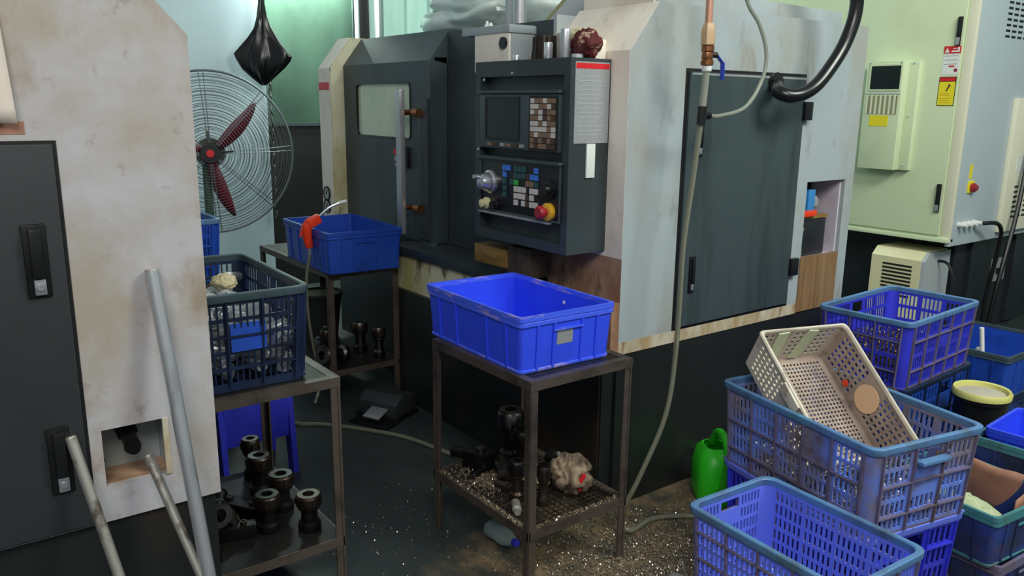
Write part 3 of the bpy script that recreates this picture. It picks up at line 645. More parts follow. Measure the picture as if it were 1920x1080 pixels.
p3(MB().box(-4.25, -2.56, 5.75, 7.65, 0, .75), 'base', 'm3dark', smooth=False)
p3(MB().box(-2.56, -2.545, 6.34, 6.55, .36, .53), 'base_plate', 'palegrey', smooth=False)
p3(MB().box(-2.545, -2.53, 6.40, 6.43, .42, .46), 'base_lock', 'black')
p3(MB().box(-2.56, -2.535, 5.95, 6.15, .02, .70), 'base_rib', 'm3dark')
p3(MB().box(-2.56, -2.535, 6.65, 6.85, .02, .70), 'base_rib', 'm3dark')
# chiller box under the overhang
c3 = thing('chiller_box', 'beige box with black louvres standing under the pale green machine', 'chiller', (-2.76, 5.6, 0))
def pc(mb, name, mat, parent=c3, **k): return mb.build(name, mat, parent, world=True, **k)
yc = 5.37
pc(MB().prism([(yc, .02), (yc, .61), (yc+.06, .665), (5.72, .665), (5.72, .02)], 'x', -2.945, -2.60), 'body', 'beige', smooth=False)
pc(MB().prism([(yc+.005, .02), (yc+.005, .605), (yc+.06, .66), (5.72, .66), (5.72, .02)], 'x', -2.60, -2.575), 'grey_side', 'greyside', smooth=False)  # grey slab forming the right side of the beige box
for k in range(9):
    pc(MB().box(-2.86, -2.655, yc-.003, yc, .555-k*.026, .567-k*.026), 'louvre', 'void', smooth=False)
pc(MB().tube([(-2.57, 5.55, .60), (-2.50, 5.55, .58), (-2.44, 5.56, .42), (-2.40, 5.60, .1), (-2.40, 5.62, 0)], .01, 8), 'cable', 'black')

# ================================================================= steel work tables
def table(name, label, x0, x1, y0, y1, h, shelf_z, meshed=False, sheet=True):
    T = thing(name, label, 'table', ((x0+x1)/2, (y0+y1)/2, 0))
    a, b = (x1-x0)/2, (y1-y0)/2; s = .032
    for sx in (-1, 1):
        for sy in (-1, 1):
            cx, cy_ = sx*(a-s/2), sy*(b-s/2)
            # angle-steel leg: two plates
            mb = MB().box(cx-s/2, cx+s/2, cy_+sy*(s/2-.006)-.003, cy_+sy*(s/2-.006)+.003, 0, h-.032)
            mb.box(cx+sx*(s/2-.006)-.003, cx+sx*(s/2-.006)+.003, cy_-s/2, cy_+s/2, 0, h-.032).build('leg', 'tabsteel', T, smooth=False)
    for z, nm in ((h-.032, 'top_rail'), (shelf_z-.03, 'shelf_rail')):
        for sy in (-1, 1):
            yo, yi, yf = sy*b, sy*(b-.005), sy*(b-.03)
            MB().box(-a, a, min(yo, yi), max(yo, yi), z, z+.032).box(-a+.001, a-.001, min(yi, yf), max(yi, yf), z+.026, z+.0315).build(nm, 'tabsteel', T, smooth=False)
        for sx in (-1, 1):
            xo, xi, xf = sx*a, sx*(a-.005), sx*(a-.03)
            MB().box(min(xo, xi), max(xo, xi), -b+.0055, b-.0055, z, z+.0318).box(min(xi, xf), max(xi, xf), -b+.031, b-.031, z+.026, z+.0313).build(nm, 'tabsteel', T, smooth=False)
    if sheet: MB().box(-a+.006, a-.006, -b+.006, b-.006, h-.012, h-.002).build('top_sheet', 'shelfdark', T, smooth=False)
    if meshed:
        mb = MB(); nx, ny = 26, 18
        for i in range(1, nx): x = -a+2*a*i/nx; mb.box(x-.003, x+.003, -b+.01, b-.01, shelf_z-.002, shelf_z+.002)
        for j in range(1, ny): y = -b+2*b*j/ny; mb.box(-a+.01, a-.01, y-.003, y+.003, shelf_z-.003, shelf_z+.001)
        tag(mb.build('shelf_mesh', 'mesh', T, smooth=False), kind='stuff')
    else: MB().box(-a+.006, a-.006, -b+.006, b-.006, shelf_z-.004, shelf_z+.002).build('shelf_sheet', 'shelfdark', T, smooth=False)
    return T
TH_ = .755
table('work_table', 'steel angle table with wire mesh shelf under the bright blue bin', -2.462, -1.872, 1.49, 1.935, TH_, .235, True)
table('work_table', 'steel angle table beside the left lathe carrying the dark crate', -2.93, -2.262, .56, 1.03, TH_, .20)
table('work_table', 'steel angle table in front of the sliding door carrying a blue bin', -4.74, -3.77, 1.67, 2.075, TH_, .225)
table('work_table', 'steel table far behind the dark crate near the fan', -4.40, -3.80, .74, 1.22, TH_, .22)

# ================================================================= solid bins
def solid_bin(name, label, loc, rz, L_, W_, H_, mat, rimmat=None, inset=.016, nl=4, nw=4, labelplate=False, cat='bin'):
    rimmat = rimmat or mat
    T = thing(name, label, cat, loc, rz)
    rb = .018; tk = .0045
    lo = lambda d, z: rrect(L_-2*d, W_-2*d, rb, z)
    # walls + floor as one tapered shell
    mb = MB().loft([lo(inset, 0), lo(.007, H_-.03), lo(.007, H_-.002), lo(.007+tk, H_-.002), lo(.007+tk, H_-.03), lo(inset+tk, .006)], True, True)
    mb.build('body', mat, T)
    # stepped lip
    MB().loft([lo(.007, H_-.034), lo(.0015, H_-.034), lo(.0015, H_-.022), lo(.004, H_-.019), lo(0, H_-.017), lo(0, H_), lo(.012, H_), lo(.0125, H_-.017)]).build('rim', rimmat, T)
    MB().loft([lo(inset-.002, -.000), lo(inset-.004, .004), lo(inset-.004, .01), lo(inset, .012)]).build('foot_band', rimmat, T)
    def rib(u, side, w=.010):
        z0, z1 = .004, H_-.034
        if side in 'fb':
            s = -1 if side == 'f' else 1
            ya, yb = s*(W_/2-inset), s*(W_/2-.008)
            x = u*(L_/2-.03)
            MB().add([(x-w/2, ya-s*.003, z0), (x+w/2, ya-s*.003, z0), (x+w/2, yb-s*.003, z1), (x-w/2, yb-s*.003, z1),
                      (x-w/2, ya+s*.005, z0), (x+w/2, ya+s*.005, z0), (x+w/2, yb+s*.006, z1), (x-w/2, yb+s*.006, z1)],
                     [(0, 3, 2, 1), (4, 5, 6, 7), (0, 1, 5, 4), (1, 2, 6, 5), (2, 3, 7, 6), (3, 0, 4, 7)]).build('rib', mat, T, smooth=False)
        else:
            s = -1 if side == 'l' else 1
            xa, xb = s*(L_/2-inset), s*(L_/2-.008)
            y = u*(W_/2-.03)
            MB().add([(xa-s*.003, y-w/2, z0), (xa-s*.003, y+w/2, z0), (xb-s*.003, y+w/2, z1), (xb-s*.003, y-w/2, z1),
                      (xa+s*.005, y-w/2, z0), (xa+s*.005, y+w/2, z0), (xb+s*.006, y+w/2, z1), (xb+s*.006, y-w/2, z1)],
                     [(0, 3, 2, 1), (4, 5, 6, 7), (0, 1, 5, 4), (1, 2, 6, 5), (2, 3, 7, 6), (3, 0, 4, 7)]).build('rib', mat, T, smooth=False)
    for s in 'fb':
        for u in (-.78, -.36, .36, .78): rib(u, s)
    for s in 'lr':
        for u in (-.72, -.34, .34, .72): rib(u, s)
        sx = 1 if s == 'r' else -1
        MB().box(sx*(L_/2-.006), sx*(L_/2-.006)+sx*.006, -.062, .062, H_-.062, H_-.056).build('handle_ledge', rimmat, T, smooth=False)
    if labelplate:
        MB().obox((L_/2-.0095, -.012, H_*.56), (.002, .066, .056), Matrix.Rotation(R(4), 3, 'Y')).build('label_card', 'palegrey', T, smooth=False)
    return T
bc = solid_bin('plastic_bin', 'bright blue plastic bin with a small white label on the front table', (-2.228, 1.70, TH_), R(-1.5), .60, .405, .192, 'bluebin', 'bluerim', labelplate=True)
o = MB().lathe([(.004, 0), (.008, .001), (.006, .002)], 8).build('paper_scrap', 'white'); o.location = (-2.18, 1.882, .895); o.rotation_euler = (R(90), 0, 0)
tag(o, 'tiny white scrap stuck inside the bright blue bin', 'scrap')
solid_bin('plastic_bin', 'deep blue plastic bin on the table by the sliding door', (-4.005, 1.86, TH_), R(-2), .64, .42, .212, 'bluebin_b')
# ================================================================= perforated crates
def crate(name, label, loc, rz, L_, W_, H_, mat, rimmat, ribmat, bays=(5, 3), per=5, rows=5, handle=True, inset=.022, blank=(), cat='crate', mf=.12, gap=.6, ledge=False):
    T = thing(name, label, cat, loc, rz)
    rc = .035; th = .005
    def corner(d, z, q): return rrect(L_-2*d, W_-2*d, rc, z, 4)[q*5:(q+1)*5]
    zt = H_-.022
    d_at = lambda z: inset+(.008-inset)*z/zt
    z0 = .012
    for q in range(4):          # rounded corner posts
        o_, i_ = [], []
        mb = MB(); rings = []
        for z in (z0, zt): rings.append(corner(d_at(z), z, q)+corner(d_at(z)+th, z, q)[::-1])
        mb.loft(rings, True, True).build('corner_post', mat, T)
    for side, nb in (('f', bays[0]), ('r', bays[1]), ('b', bays[0]), ('l', bays[1])):
        def pt(u, z):           # u in -1..1 left to right seen from outside
            d = d_at(z); a = L_/2-d; b = W_/2-d
            ra, rb_ = a-rc, b-rc
            return {'f': (u*ra, -b, z), 'r': (a, u*rb_, z), 'b': (-u*ra, b, z), 'l': (-a, -u*rb_, z)}[side]
        us = [0.]; holes_u = []; ribs = []
        cw = 1/nb
        for k in range(nb):
            m = cw*mf; slot = (cw-2*m)/(per+(per-1)*gap)
            x = k*cw+m; us.append(x)
            for i in range(per):
                holes_u.append((len(us)-1, k)); x += slot; us.append(x)
                if i < per-1: x += slot*gap; us.append(x)
            if k < nb-1: ribs.append((k+1)*cw)
        us.append(1.)
        vs_ = [0.]; hv = []
        mv = .05; sh = (1-2*mv)/(rows+(rows-1)*.3); v = mv; vs_.append(v)
        for j in range(rows):
            hv.append(len(vs_)-1); v += sh; vs_.append(v)
            if j < rows-1: v += sh*.3; vs_.append(v)
        vs_.append(1.)
        holes = {(i, j) for (i, k) in holes_u for jj, j in enumerate(hv) if (side, k, jj) not in blank}
        mid = nb//2
        if handle and side in 'lr':
            for (i, k) in holes_u:
                if k == mid: holes.discard((i, hv[-2]))
            for i in range(min(i for i, k in holes_u if k == mid), max(i for i, k in holes_u if k == mid)+1): holes.add((i, hv[-1]))
        mb = MB(); hole_panel(mb, pt(-1, z0), pt(1, z0), pt(1, zt), pt(-1, zt), us, vs_, holes, th)
        mb.build('side_panel', mat, T, smooth=False)
        if ledge and side in 'lr':
            sg = 1 if side == 'r' else -1
            MB().box(min(sg*(L_/2-.006), sg*(L_/2+.022)), max(sg*(L_/2-.006), sg*(L_/2+.022)), -W_*.13, W_*.13, zt-.052, zt-.040).build('handle_ledge', rimmat, T, bev=.003)
        def P_(u, z): return Vector(pt(2*u-1, z))
        nrm = {'f': Vector((0, -1, 0)), 'r': Vector((1, 0, 0)), 'b': Vector((0, 1, 0)), 'l': Vector((-1, 0, 0))}[side]
        for u in [0.]+ribs+[1.]:
            MB().bar(P_(u, z0)+nrm*.003, P_(u, zt)+nrm*.003, .005, .012, nrm).build('rib', ribmat, T, smooth=False)
        for j in range(1, rows, 2):
            z = z0+(zt-z0)*(vs_[hv[j]]-sh*.15)
            MB().bar(P_(0, z)+nrm*.003, P_(1, z)+nrm*.003, .005, .012, nrm).build('rib', ribmat, T, smooth=False)
    lo = lambda d, z: rrect(L_-2*d, W_-2*d, rc, z)
    MB().loft([lo(.008, zt-.002), lo(.002, zt-.002), lo(0, zt+.004), lo(0, H_-.003), lo(.003, H_), lo(.014, H_), lo(.017, H_-.004), lo(.014, zt-.002)]).build('rim', rimmat, T)
    # slotted floor
    a, b = L_/2-inset, W_/2-inset
    n1, n2 = 9, 6; us = [0.]; vs_ = [0.]
    for k in range(n1): us += [.04+(k+.2)*.92/n1, .04+(k+.8)*.92/n1]
    for k in range(n2): vs_ += [.05+(k+.2)*.9/n2, .05+(k+.8)*.9/n2]
    us.append(1.); vs_.append(1.)
    mb = MB(); hole_panel(mb, (-a, -b, .014), (a, -b, .014), (a, b, .014), (-a, b, .014), us, vs_, {(2*i+1, 2*j+1) for i in range(n1) for j in range(n2)}, .006)
    mb.build('floor_grid', mat, T, smooth=False)
    MB().loft([lo(inset-.002, 0), lo(inset-.002, .016), lo(inset+.012, .016), lo(inset+.012, 0)]+[lo(inset-.002, 0)]).build('foot_band', ribmat, T)
    return T
# dark crate of machined parts on the left table
AC = (-2.625, .765, TH_)
crate('perforated_crate', 'dark oily blue perforated crate full of shiny metal parts by the left lathe', AC, R(-1.5), .65, .41, .30, 'cratedark', 'cratedarkrim', 'cratedark', (4, 3), 5, 5, blank={('r', 1, 2)}, handle=False, mf=.07, gap=.35)
o = MB().obox((.3125, 0.01, .165), (.003, .105, .085), Matrix.Rotation(R(-2.6), 3, 'Y')).build('label_panel', 'bluebin_b'); tag(o, 'blue blank panel on the end of the dark crate', 'panel')
o.parent = [c for c in bpy.data.objects if c.name.startswith('perforated_crate') and c.parent is None][0]; del o['category']; del o['label']
crate('perforated_crate', 'blue perforated crate far left in front of the fan guard', (-4.17, .99, TH_), R(0), .60, .40, .30, 'bluebin_b', 'rimworn', 'bluebin_b', (5, 3), 5, 5)
# stacked crates at the lower right
k1z = .16
crate('perforated_crate', 'shallow blue crate at the very bottom under the empty slotted crate', (-1.15, 1.90, 0), R(-3), .50, .34, k1z+.012, 'cratenew', 'rimworn', 'ribworn', (4, 3), 4, 2, handle=False)
crate('perforated_crate', 'empty violet-blue slotted crate nearest the camera at the bottom', (-1.158, 1.898, k1z), R(-3.2), .535, .365, .30, 'crateblue', 'rimworn', 'ribworn', (4, 3), 6, 6, mf=.06, gap=.85)
A2 = R(-11.7)
k2c = Vector((-1.388, 2.462, 0))
crate('perforated_crate', 'plain blue crate under the worn crate that holds the white basket', (k2c.x, k2c.y, 0), A2, .655, .465, .335, 'cratenew', 'crateblue', 'cratenew', (5, 3), 4, 4)
crate('perforated_crate', 'worn grimy blue crate with the white basket leaning inside', (k2c.x, k2c.y, .325), A2, .690, .490, .31, 'crateworn', 'rimworn', 'ribworn', (5, 3), 5, 5, blank={('f', 3, 4), ('f', 3, 3), ('r', 1, 2)}, ledge=True)
k3c = Vector((-1.832, 3.64, 0)); A3 = R(2.5)
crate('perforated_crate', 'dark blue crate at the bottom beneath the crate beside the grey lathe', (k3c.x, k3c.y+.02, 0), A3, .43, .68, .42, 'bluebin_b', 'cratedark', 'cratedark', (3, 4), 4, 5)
crate('perforated_crate', 'blue crate with deep ribs beside the wood board of the grey lathe', (k3c.x, k3c.y, .41), A3, .435, .695, .315, 'cratenew', 'rimworn', 'ribworn', (3, 5), 5, 4, mf=.10, gap=.4)
# bins at the right edge
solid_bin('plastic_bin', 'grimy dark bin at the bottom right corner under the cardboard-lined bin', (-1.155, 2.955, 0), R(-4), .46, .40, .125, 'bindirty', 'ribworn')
solid_bin('plastic_bin', 'dirty blue bin lined with pinkish cardboard at the right edge', (-1.155, 2.925, .118), R(-6), .44, .40, .19, 'bindirty', 'rimteal')
solid_bin('plastic_bin', 'grimy teal-rimmed bin behind the cardboard-lined bin', (-.98, 3.36, .19), R(3), .56, .40, .20, 'bindirty', 'rimteal')
solid_bin('plastic_bin', 'clean bright blue bin nested in the grimy teal-rimmed bin', (-.98, 3.375, .205), R(3), .515, .335, .215, 'bluebin')
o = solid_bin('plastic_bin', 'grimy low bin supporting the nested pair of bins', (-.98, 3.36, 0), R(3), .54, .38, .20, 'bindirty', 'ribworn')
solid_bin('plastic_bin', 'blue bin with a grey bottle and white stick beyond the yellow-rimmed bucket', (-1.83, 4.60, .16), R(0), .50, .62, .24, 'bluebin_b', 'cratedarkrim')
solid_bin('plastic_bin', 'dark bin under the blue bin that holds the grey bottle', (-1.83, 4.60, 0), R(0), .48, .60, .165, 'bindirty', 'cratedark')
# cardboard lining
cb = thing('cardboard_lining', 'pinkish torn cardboard sheet standing in the dirty right-hand bin', 'cardboard', (-1.16, 3.03, .13))
mb = MB(); n = 14; vs_ = []
for j in range(6):
    for i in range(n):
        u = i/(n-1); v = j/5
        vs_.append((-.17+.34*u, .085-.10*(1-u)*v+.004*math.sin(u*9), .01+(.215-.04*u+.01*noise.noise(Vector((u*4, 2, 0))))*v))
mb.add(vs_, [(j*n+i, j*n+i+1, (j+1)*n+i+1, (j+1)*n+i) for j in range(5) for i in range(n-1)])
o = mb.build('back_sheet', 'kraft', cb, ang=60); o.modifiers.new('thick', 'SOLIDIFY').thickness = .004
mb = MB(); vs_ = []
for j in range(6):
    for i in range(10):
        u = i/9; v = j/5
        vs_.append((.165+.004*v, -.10+.18*u, .01+(.15+.02*u+.01*noise.noise(Vector((u*5, 7, 0))))*v))
mb.add(vs_, [(j*10+i, j*10+i+1, (j+1)*10+i+1, (j+1)*10+i) for j in range(5) for i in range(9)])
o = mb.build('side_flap', 'kraft', cb, ang=60); o.modifiers.new('thick', 'SOLIDIFY').thickness = .004
crumple('foam_sheet', 'pale green foam sheet crumpled in the cardboard-lined bin', 'foam', (-1.15, 2.86, .20), .34, .22, .07, 'foam', 6.2)
# bucket, sack, bottle, stick
bk = thing('bucket', 'black bucket with pale yellow rim full of grey slurry', 'bucket', (-1.455, 3.70, 0))
MB().lathe([(.085, 0), (.108, .37), (.114, .37), (.114, .355), (.104, .35), (.083, .003)], 28, c0=True, c1=True).build('body', 'black', bk)
MB().lathe([(.103, .372), (.118, .372), (.12, .392), (.114, .402), (.104, .398), (.103, .372)], 28, c0=False, c1=False).build('rim', 'yellowrim', bk)
MB().lathe([(.104, .380), (.06, .390), (.002, .392)], 28, c0=False).build('slurry_surface', 'slurry', bk)
sk = crumple('sack', 'olive grey sack slumped at the right edge behind the bucket', 'sack', (-1.19, 4.05, .0), .50, .46, .34, 'sack', 2.7, n=30)
bt = thing('spray_bottle', 'hazy grey bottle lying in the far blue bin', 'bottle', (-1.76, 4.42, .175))
MB().lathe([(.03, 0), (.048, .012), (.05, .13), (.03, .17), (.018, .18), (.018, .2)], 18, (0, 0, 0), Matrix.Rotation(R(12), 3, 'X')).build('body', 'dullplastic', bt)
MB().lathe([(.02, .2), (.02, .22), (.015, .225)], 14, (0, 0, 0), Matrix.Rotation(R(12), 3, 'X')).build('cap', 'palegrey', bt)
o = MB().cyl((-1.70, 4.33, .19), (-1.735, 4.30, .52), .011, n=10).build('white_stick', 'white'); tag(o, 'white plastic stick standing in the far blue bin', 'stick')
# ================================================================= the white basket (leaning in the worn crate)
bo = Vector((-1.636, 2.318, .841)); ba = Vector((.744, -.209, -.634)).normalized(); bb = Vector((.255, .967, -.019)).normalized(); bn = ba.cross(bb).normalized(); bb = bn.cross(ba)
BL, BW, BD = .50, .375, .165
bas = thing('plastic_basket', 'dirty white slotted basket with a peach patch leaning in the worn crate', 'basket', bo)
Rb = Matrix((ba, bb, bn)).transposed()
bas.rotation_euler = Rb.to_euler()
ins = .02
def bpt(x, y, z):              # local basket coordinates: x along, y across, z 0 = rim, -BD = floor
    k = -z/BD*ins
    return (x+(k if x < BL/2 else -k), y+(k if y < BW/2 else -k), z)
def grid_us(n, m0, m1, f=.55):
    us = [0.]; w_ = (1-m0-m1)/n
    for k in range(n): us += [m0+w_*(k+(1-f)/2), m0+w_*(k+(1+f)/2)]
    return us+[1.]
walls = [((0, 0), (BL, 0), 18, [(0, 7), (11, 18)]), ((BL, 0), (BL, BW), 12, [(0, 12)]), ((BL, BW), (0, BW), 18, [(0, 7), (11, 18)]), ((0, BW), (0, 0), 12, [(0, 3), (4, 7), (9, 12)])]
for wi, (p, q_, n, spans) in enumerate(walls):
    us = grid_us(n, .06, .06); vs_ = grid_us(6, .10, .12)
    holes = {(2*i+1, 2*j+1) for i in range(n) for j in range(6) if any(a <= i < b for a, b in spans)}
    mb = MB(); hole_panel(mb, bpt(*p, -BD), bpt(*q_, -BD), bpt(*q_, 0), bpt(*p, 0), us, vs_, holes, -.0035)
    mb.build('side_wall', 'basketdirt' if wi in (2,) else 'basket', bas, smooth=False)
us = grid_us(26, .05, .05); vs_ = grid_us(19, .06, .06)
mb = MB(); hole_panel(mb, bpt(0, 0, -BD), bpt(BL, 0, -BD), bpt(BL, BW, -BD), bpt(0, BW, -BD), us, vs_, {(2*i+1, 2*j+1) for i in range(26) for j in range(19)}, .003)
mb.build('floor_grid', 'basketdirt', bas, smooth=False)
lo = lambda d, z: rrect(BL-2*d, BW-2*d, .02, z, 4, BL/2, BW/2)
MB().loft([lo(.004, -.012), lo(-.006, -.012), lo(-.009, -.006), lo(-.006, 0), lo(.001, .001), lo(.004, -.004), lo(.004, -.012)]).build('rim', 'basket', bas)
for y in (.10, .235): MB().bar(Vector(bpt(0, y, -.01))+Vector((.006, 0, 0)), Vector(bpt(0, y, -BD+.01))+Vector((.006, 0, 0)), .045, .004, (1, 0, 0)).build('stiffener', 'm3', bas)
mb = MB()
mb.lathe([(.052, 0), (.052, .002), (.03, .0025), (.001, .003)], 24, (BL*.53, BW-.0165, -.082), Matrix.Rotation(R(83), 3, 'X'), c0=True)
mb.build('peach_patch', 'peach', bas)
MB().lathe([(.013, 0), (.013, .002), (.001, .003)], 12, (BL*.34, BW-.0205, -.125), Matrix.Rotation(R(83), 3, 'X')).build('orange_spot', 'redorange', bas)
for x, y in ((BL*.5, -.006),): MB().box(x-.05, x+.05, y-.010, y+.004, -.045, -.004).build('handle_grip', 'basket', bas, bev=.004)
# ================================================================= watering can
wc = thing('watering_can', 'bright green plastic watering can on the floor behind the crates', 'watering can', (-1.99, 2.56, 0), R(-37))
MB().loft([rrect(.20, .13, .05, 0), rrect(.225, .15, .06, .03), rrect(.225, .15, .06, .15), rrect(.19, .13, .055, .21), rrect(.12, .09, .04, .235), rrect(.11, .08, .036, .235), rrect(.17, .11, .045, .20), rrect(.20, .13, .05, .03)], True, True).build('body', 'green', wc)
MB().tube([(.09, 0, .06), (.17, 0, .12), (.215, 0, .23), (.20, 0, .30), (.12, 0, .325), (.03, 0, .30), (-.03, 0, .235)], .017, 10).build('handle', 'green', wc)
MB().tube([(-.09, 0, .04), (-.13, 0, .06), (-.16, 0, .10)], lambda t_: .022-.008*t_, 10).build('spout', 'green', wc)
MB().lathe([(.016, 0), (.034, .035), (.03, .042), (.002, .046)], 16, (-.16, 0, .10), Matrix.Rotation(R(-35), 3, 'Y')).build('rose', 'green', wc)
o = MB().lathe([(.03, 0), (.032, .03), (.032, .045), (.02, .052)], 14, (0, 0, 0), Matrix.Rotation(R(88), 3, 'X')).build('steel_plug', 'shiny'); o.location = (-1.62, 1.93, .032); o.rotation_euler = (0, 0, R(40)); tag(o, 'bright steel plug lying on the floor left of the nearest crate', 'plug')

# ================================================================= machined parts piled in the dark crate
random.seed(5)
def mesh_of(mb, nm, mat, **k):
    o = mb.build(nm, mat, **k); me = o.data; bpy.data.objects.remove(o); return me
pm1 = mesh_of(MB().lathe([(.012, -.03), (.012, .03), (.023, .03), (.023, -.03), (.012, -.03)], 14, c0=False, c1=False), 'sleeve', 'shiny')
pm2 = mesh_of(MB().lathe([(.028, -.012), (.028, .004), (.016, .006), (.016, .028), (.001, .028)], 14, c1=False), 'flanged_plug', 'shiny')
pm3 = mesh_of(MB().lathe([(.016, -.045), (.018, -.04), (.018, .04), (.016, .045)], 12), 'pin', 'alu')
GP = 'shiny machined parts in the dark crate'
cnt = 0
ca = AC
for layer in range(5):
    for i in range(7):
        for j in range(4):
            if layer >= 3 and random.random() < (.35 if layer == 3 else .72): continue
            x = ca[0]-.245+i*.082+random.uniform(-.012, .012); y = ca[1]-.125+j*.083+random.uniform(-.012, .012)
            z = ca[2]+.045+layer*.046+random.uniform(-.003, .003)
            nm, me, cat, lb = random.choice([('metal_sleeve', pm1, 'sleeve', 'shiny turned metal sleeve piled in the dark crate'), ('flanged_plug', pm2, 'plug', 'shiny flanged metal plug piled in the dark crate'), ('metal_pin', pm3, 'pin', 'bright metal pin piled in the dark crate')])
            o = bpy.data.objects.new(nm, me); COL.objects.link(o); o.location = (x, y, z)
            o.rotation_euler = (R(90)+random.uniform(-.35, .35), random.uniform(-.4, .4), random.uniform(0, 6.28))
            tag(o, lb, cat, GP)
lump('rag', 'brown greasy rag on top of the parts in the dark crate', 'rag', (-2.80, .70, 1.0), .22, .15, .05, 'rag', 5.5)
lump('rag', 'pale cloth scrap peeking above the rim of the dark crate', 'rag', (-2.62, .80, 1.0), .09, .08, .055, 'glove', 1.5)

# ================================================================= tool holders
def holder(name, label, loc, tilt=(0, 0, 0), s=1., mat='toolblack', nut='toolbrown', h=.17, cap='steel', group=None, top_hole=True):
    T = thing(name, label, 'tool holder', loc, 0, group); T.rotation_euler = tilt
    r = .036*s
    MB().lathe([(r*.9, 0), (r, .004), (r, h*.18), (r*.72, h*.24), (r*.72, h*.55), (r*.95, h*.60), (r*.95, h*.66)], 20).build('shank', mat, T)
    MB().lathe([(r*1.02, h*.66), (r*1.12, h*.70), (r*1.12, h*.94), (r*1.02, h*.97)], 20, c0=True, c1=False).build('nut', nut, T)
    MB().lathe([(r*1.02, h*.97), (r*.98, h), (r*.52, h), (r*.46, h*.80), (.001, h*.80)], 20, c0=False, c1=False).build('bore_face', cap, T)
    for k in range(3):
        a = k*2.1; MB().box(r*1.06*math.cos(a)-.006, r*1.06*math.cos(a)+.006, r*1.06*math.sin(a)-.006, r*1.06*math.sin(a)+.006, h*.74, h*.9).build('notch', 'void', T)
    return T
zs = .2025
for args in [
    ('tall tool holder with a bright ring top at the back of the left table shelf', (-2.86, .93, zs), (0, 0, 0), .85, .16, 'steel'),
    ('tool holder with a pale rim standing second from the back on the left shelf', (-2.72, .91, zs), (0, 0, 0), 1.05, .15, 'steel'),
    ('wide-mouthed tool holder with a notched collar on the left table shelf', (-2.56, .93, zs), (0, 0, 0), 1.1, .135, 'toolblack'),
    ('short dark tool holder nearest the right leg of the left table', (-2.38, .955, zs), (0, 0, 0), 1.05, .125, 'toolbrown'),
    ('dark tool holder with a bright reflection in the front middle of the left shelf', (-2.45, .84, zs), (0, 0, 0), 1.05, .13, 'toolblack'),
    ('slim brown tool holder at the front corner of the left shelf', (-2.36, .63, zs), (0, 0, 0), .72, .16, 'toolbrown')]:
    holder('tool_holder', args[0], args[1], args[2], args[3], h=args[4], cap=args[5], group='tool holders on the left shelf')
holder('tool_holder', 'black tool holder lying across others on the left shelf', (-2.66, .66, zs+.12), (R(78), 0, R(55)), 1.0, h=.24, group='tool holders on the left shelf')
holder('tool_holder', 'black tool holder lying on its side at the bottom of the left shelf', (-2.70, .75, zs+.042), (R(90), 0, R(80)), 1.0, h=.24, group='tool holders on the left shelf')
holder('tool_holder', 'dark block-like tool holder by the white housing on the left shelf', (-2.50, .61, zs+.14), (R(80), 0, R(100)), 1.1, h=.2, group='tool holders on the left shelf')
o = MB().obox((-2.80, .70, zs+.15), (.11, .09, .004), Matrix.Rotation(R(25), 3, 'X')).build('clear_pouch', 'dullplastic'); tag(o, 'hazy plastic pouch behind the tool holders of the left shelf', 'pouch')
for lb, loc, rz, sz in (('oily black clamp block lying between the tool holders of the left shelf', (-2.60, .80, zs), 30, (.16, .06, .05)), ('long black clamp bar at the inner edge of the left shelf', (-2.47, .70, zs), 75, (.20, .05, .045)), ('dark cube-shaped tool block against the white housing on the left shelf', (-2.64, .60, zs), 5, (.10, .09, .10))):
    tk = thing('clamp_block', lb, 'clamp block', loc, R(rz), 'clamp blocks on the left shelf')
    MB().box(-sz[0]/2, sz[0]/2, -sz[1]/2, sz[1]/2, 0, sz[2]).build('block', 'toolblack', tk, bev=.005)
    for sx in (-.3, .3): MB().lathe([(.011, 0), (.011, .010), (.006, .010), (.006, .005), (.001, .005)], 12, (sz[0]*sx, 0, sz[2]), c1=False).build('cap_screw', 'toolbrown', tk)
# on the mesh shelf of the front table
zc = .2375
holder('tool_holder', 'steel-topped tool holder standing at the back left of the mesh shelf', (-2.36, 1.78, zc), (0, 0, 0), 1.25, 'toolblack', 'steel', .21, 'steel')
holder('tool_holder', 'black turned holder standing in front of the steel-topped one', (-2.27, 1.77, zc), (0, 0, 0), 1.0, 'toolblack', 'toolblack', .16, 'toolblack')
holder('tool_holder', 'slim brown holder with bright reflections near the front leg', (-2.00, 1.655, zc), (0, 0, 0), .62, 'toolbrown', 'toolbrown', .15, 'toolblack')
holder('tool_holder', 'brown double-collared holder behind the front leg on the mesh shelf', (-2.08, 1.60, zc), (0, 0, 0), .75, 'toolbrown', 'toolblack', .15, 'steel')
holder('tool_holder', 'black holder lying at the far side of the mesh shelf', (-2.20, 1.87, zc+.045), (R(90), 0, R(60)), 1.1, 'toolblack', 'toolblack', .19, 'steel')
tb = thing('tool_block', 'square black tool block lying at the left of the mesh shelf', 'tool block', (-2.36, 1.64, zc), R(20))
MB().box(-.055, .055, -.045, .045, 0, .075).build('block', 'toolblack', tb, bev=.004)
MB().cyl((-.055, 0, .04), (-.13, -.005, .04), .022, n=14).build('shank', 'toolblack', tb)
MB().lathe([(.02, 0), (.02, .012), (.012, .014)], 14, (0, 0, .075)).build('bolt_head', 'steel', tb)
tb2 = thing('tool_block', 'grey oily steel block on the mesh shelf in front of the standing holders', 'tool block', (-2.24, 1.66, zc), R(-25))
MB().box(-.06, .06, -.032, .032, 0, .06).build('block', 'steel', tb2, bev=.004)
MB().box(-.05, .05, -.012, .012, .06, .075).build('key_bar', 'toolbrown', tb2, bev=.003)
lump('rag', 'greasy beige rag bunched up on the mesh shelf', 'rag', (-2.03, 1.80, zc+.004), .17, .15, .15, 'rag', 9.3, 56, 1.5, .5)
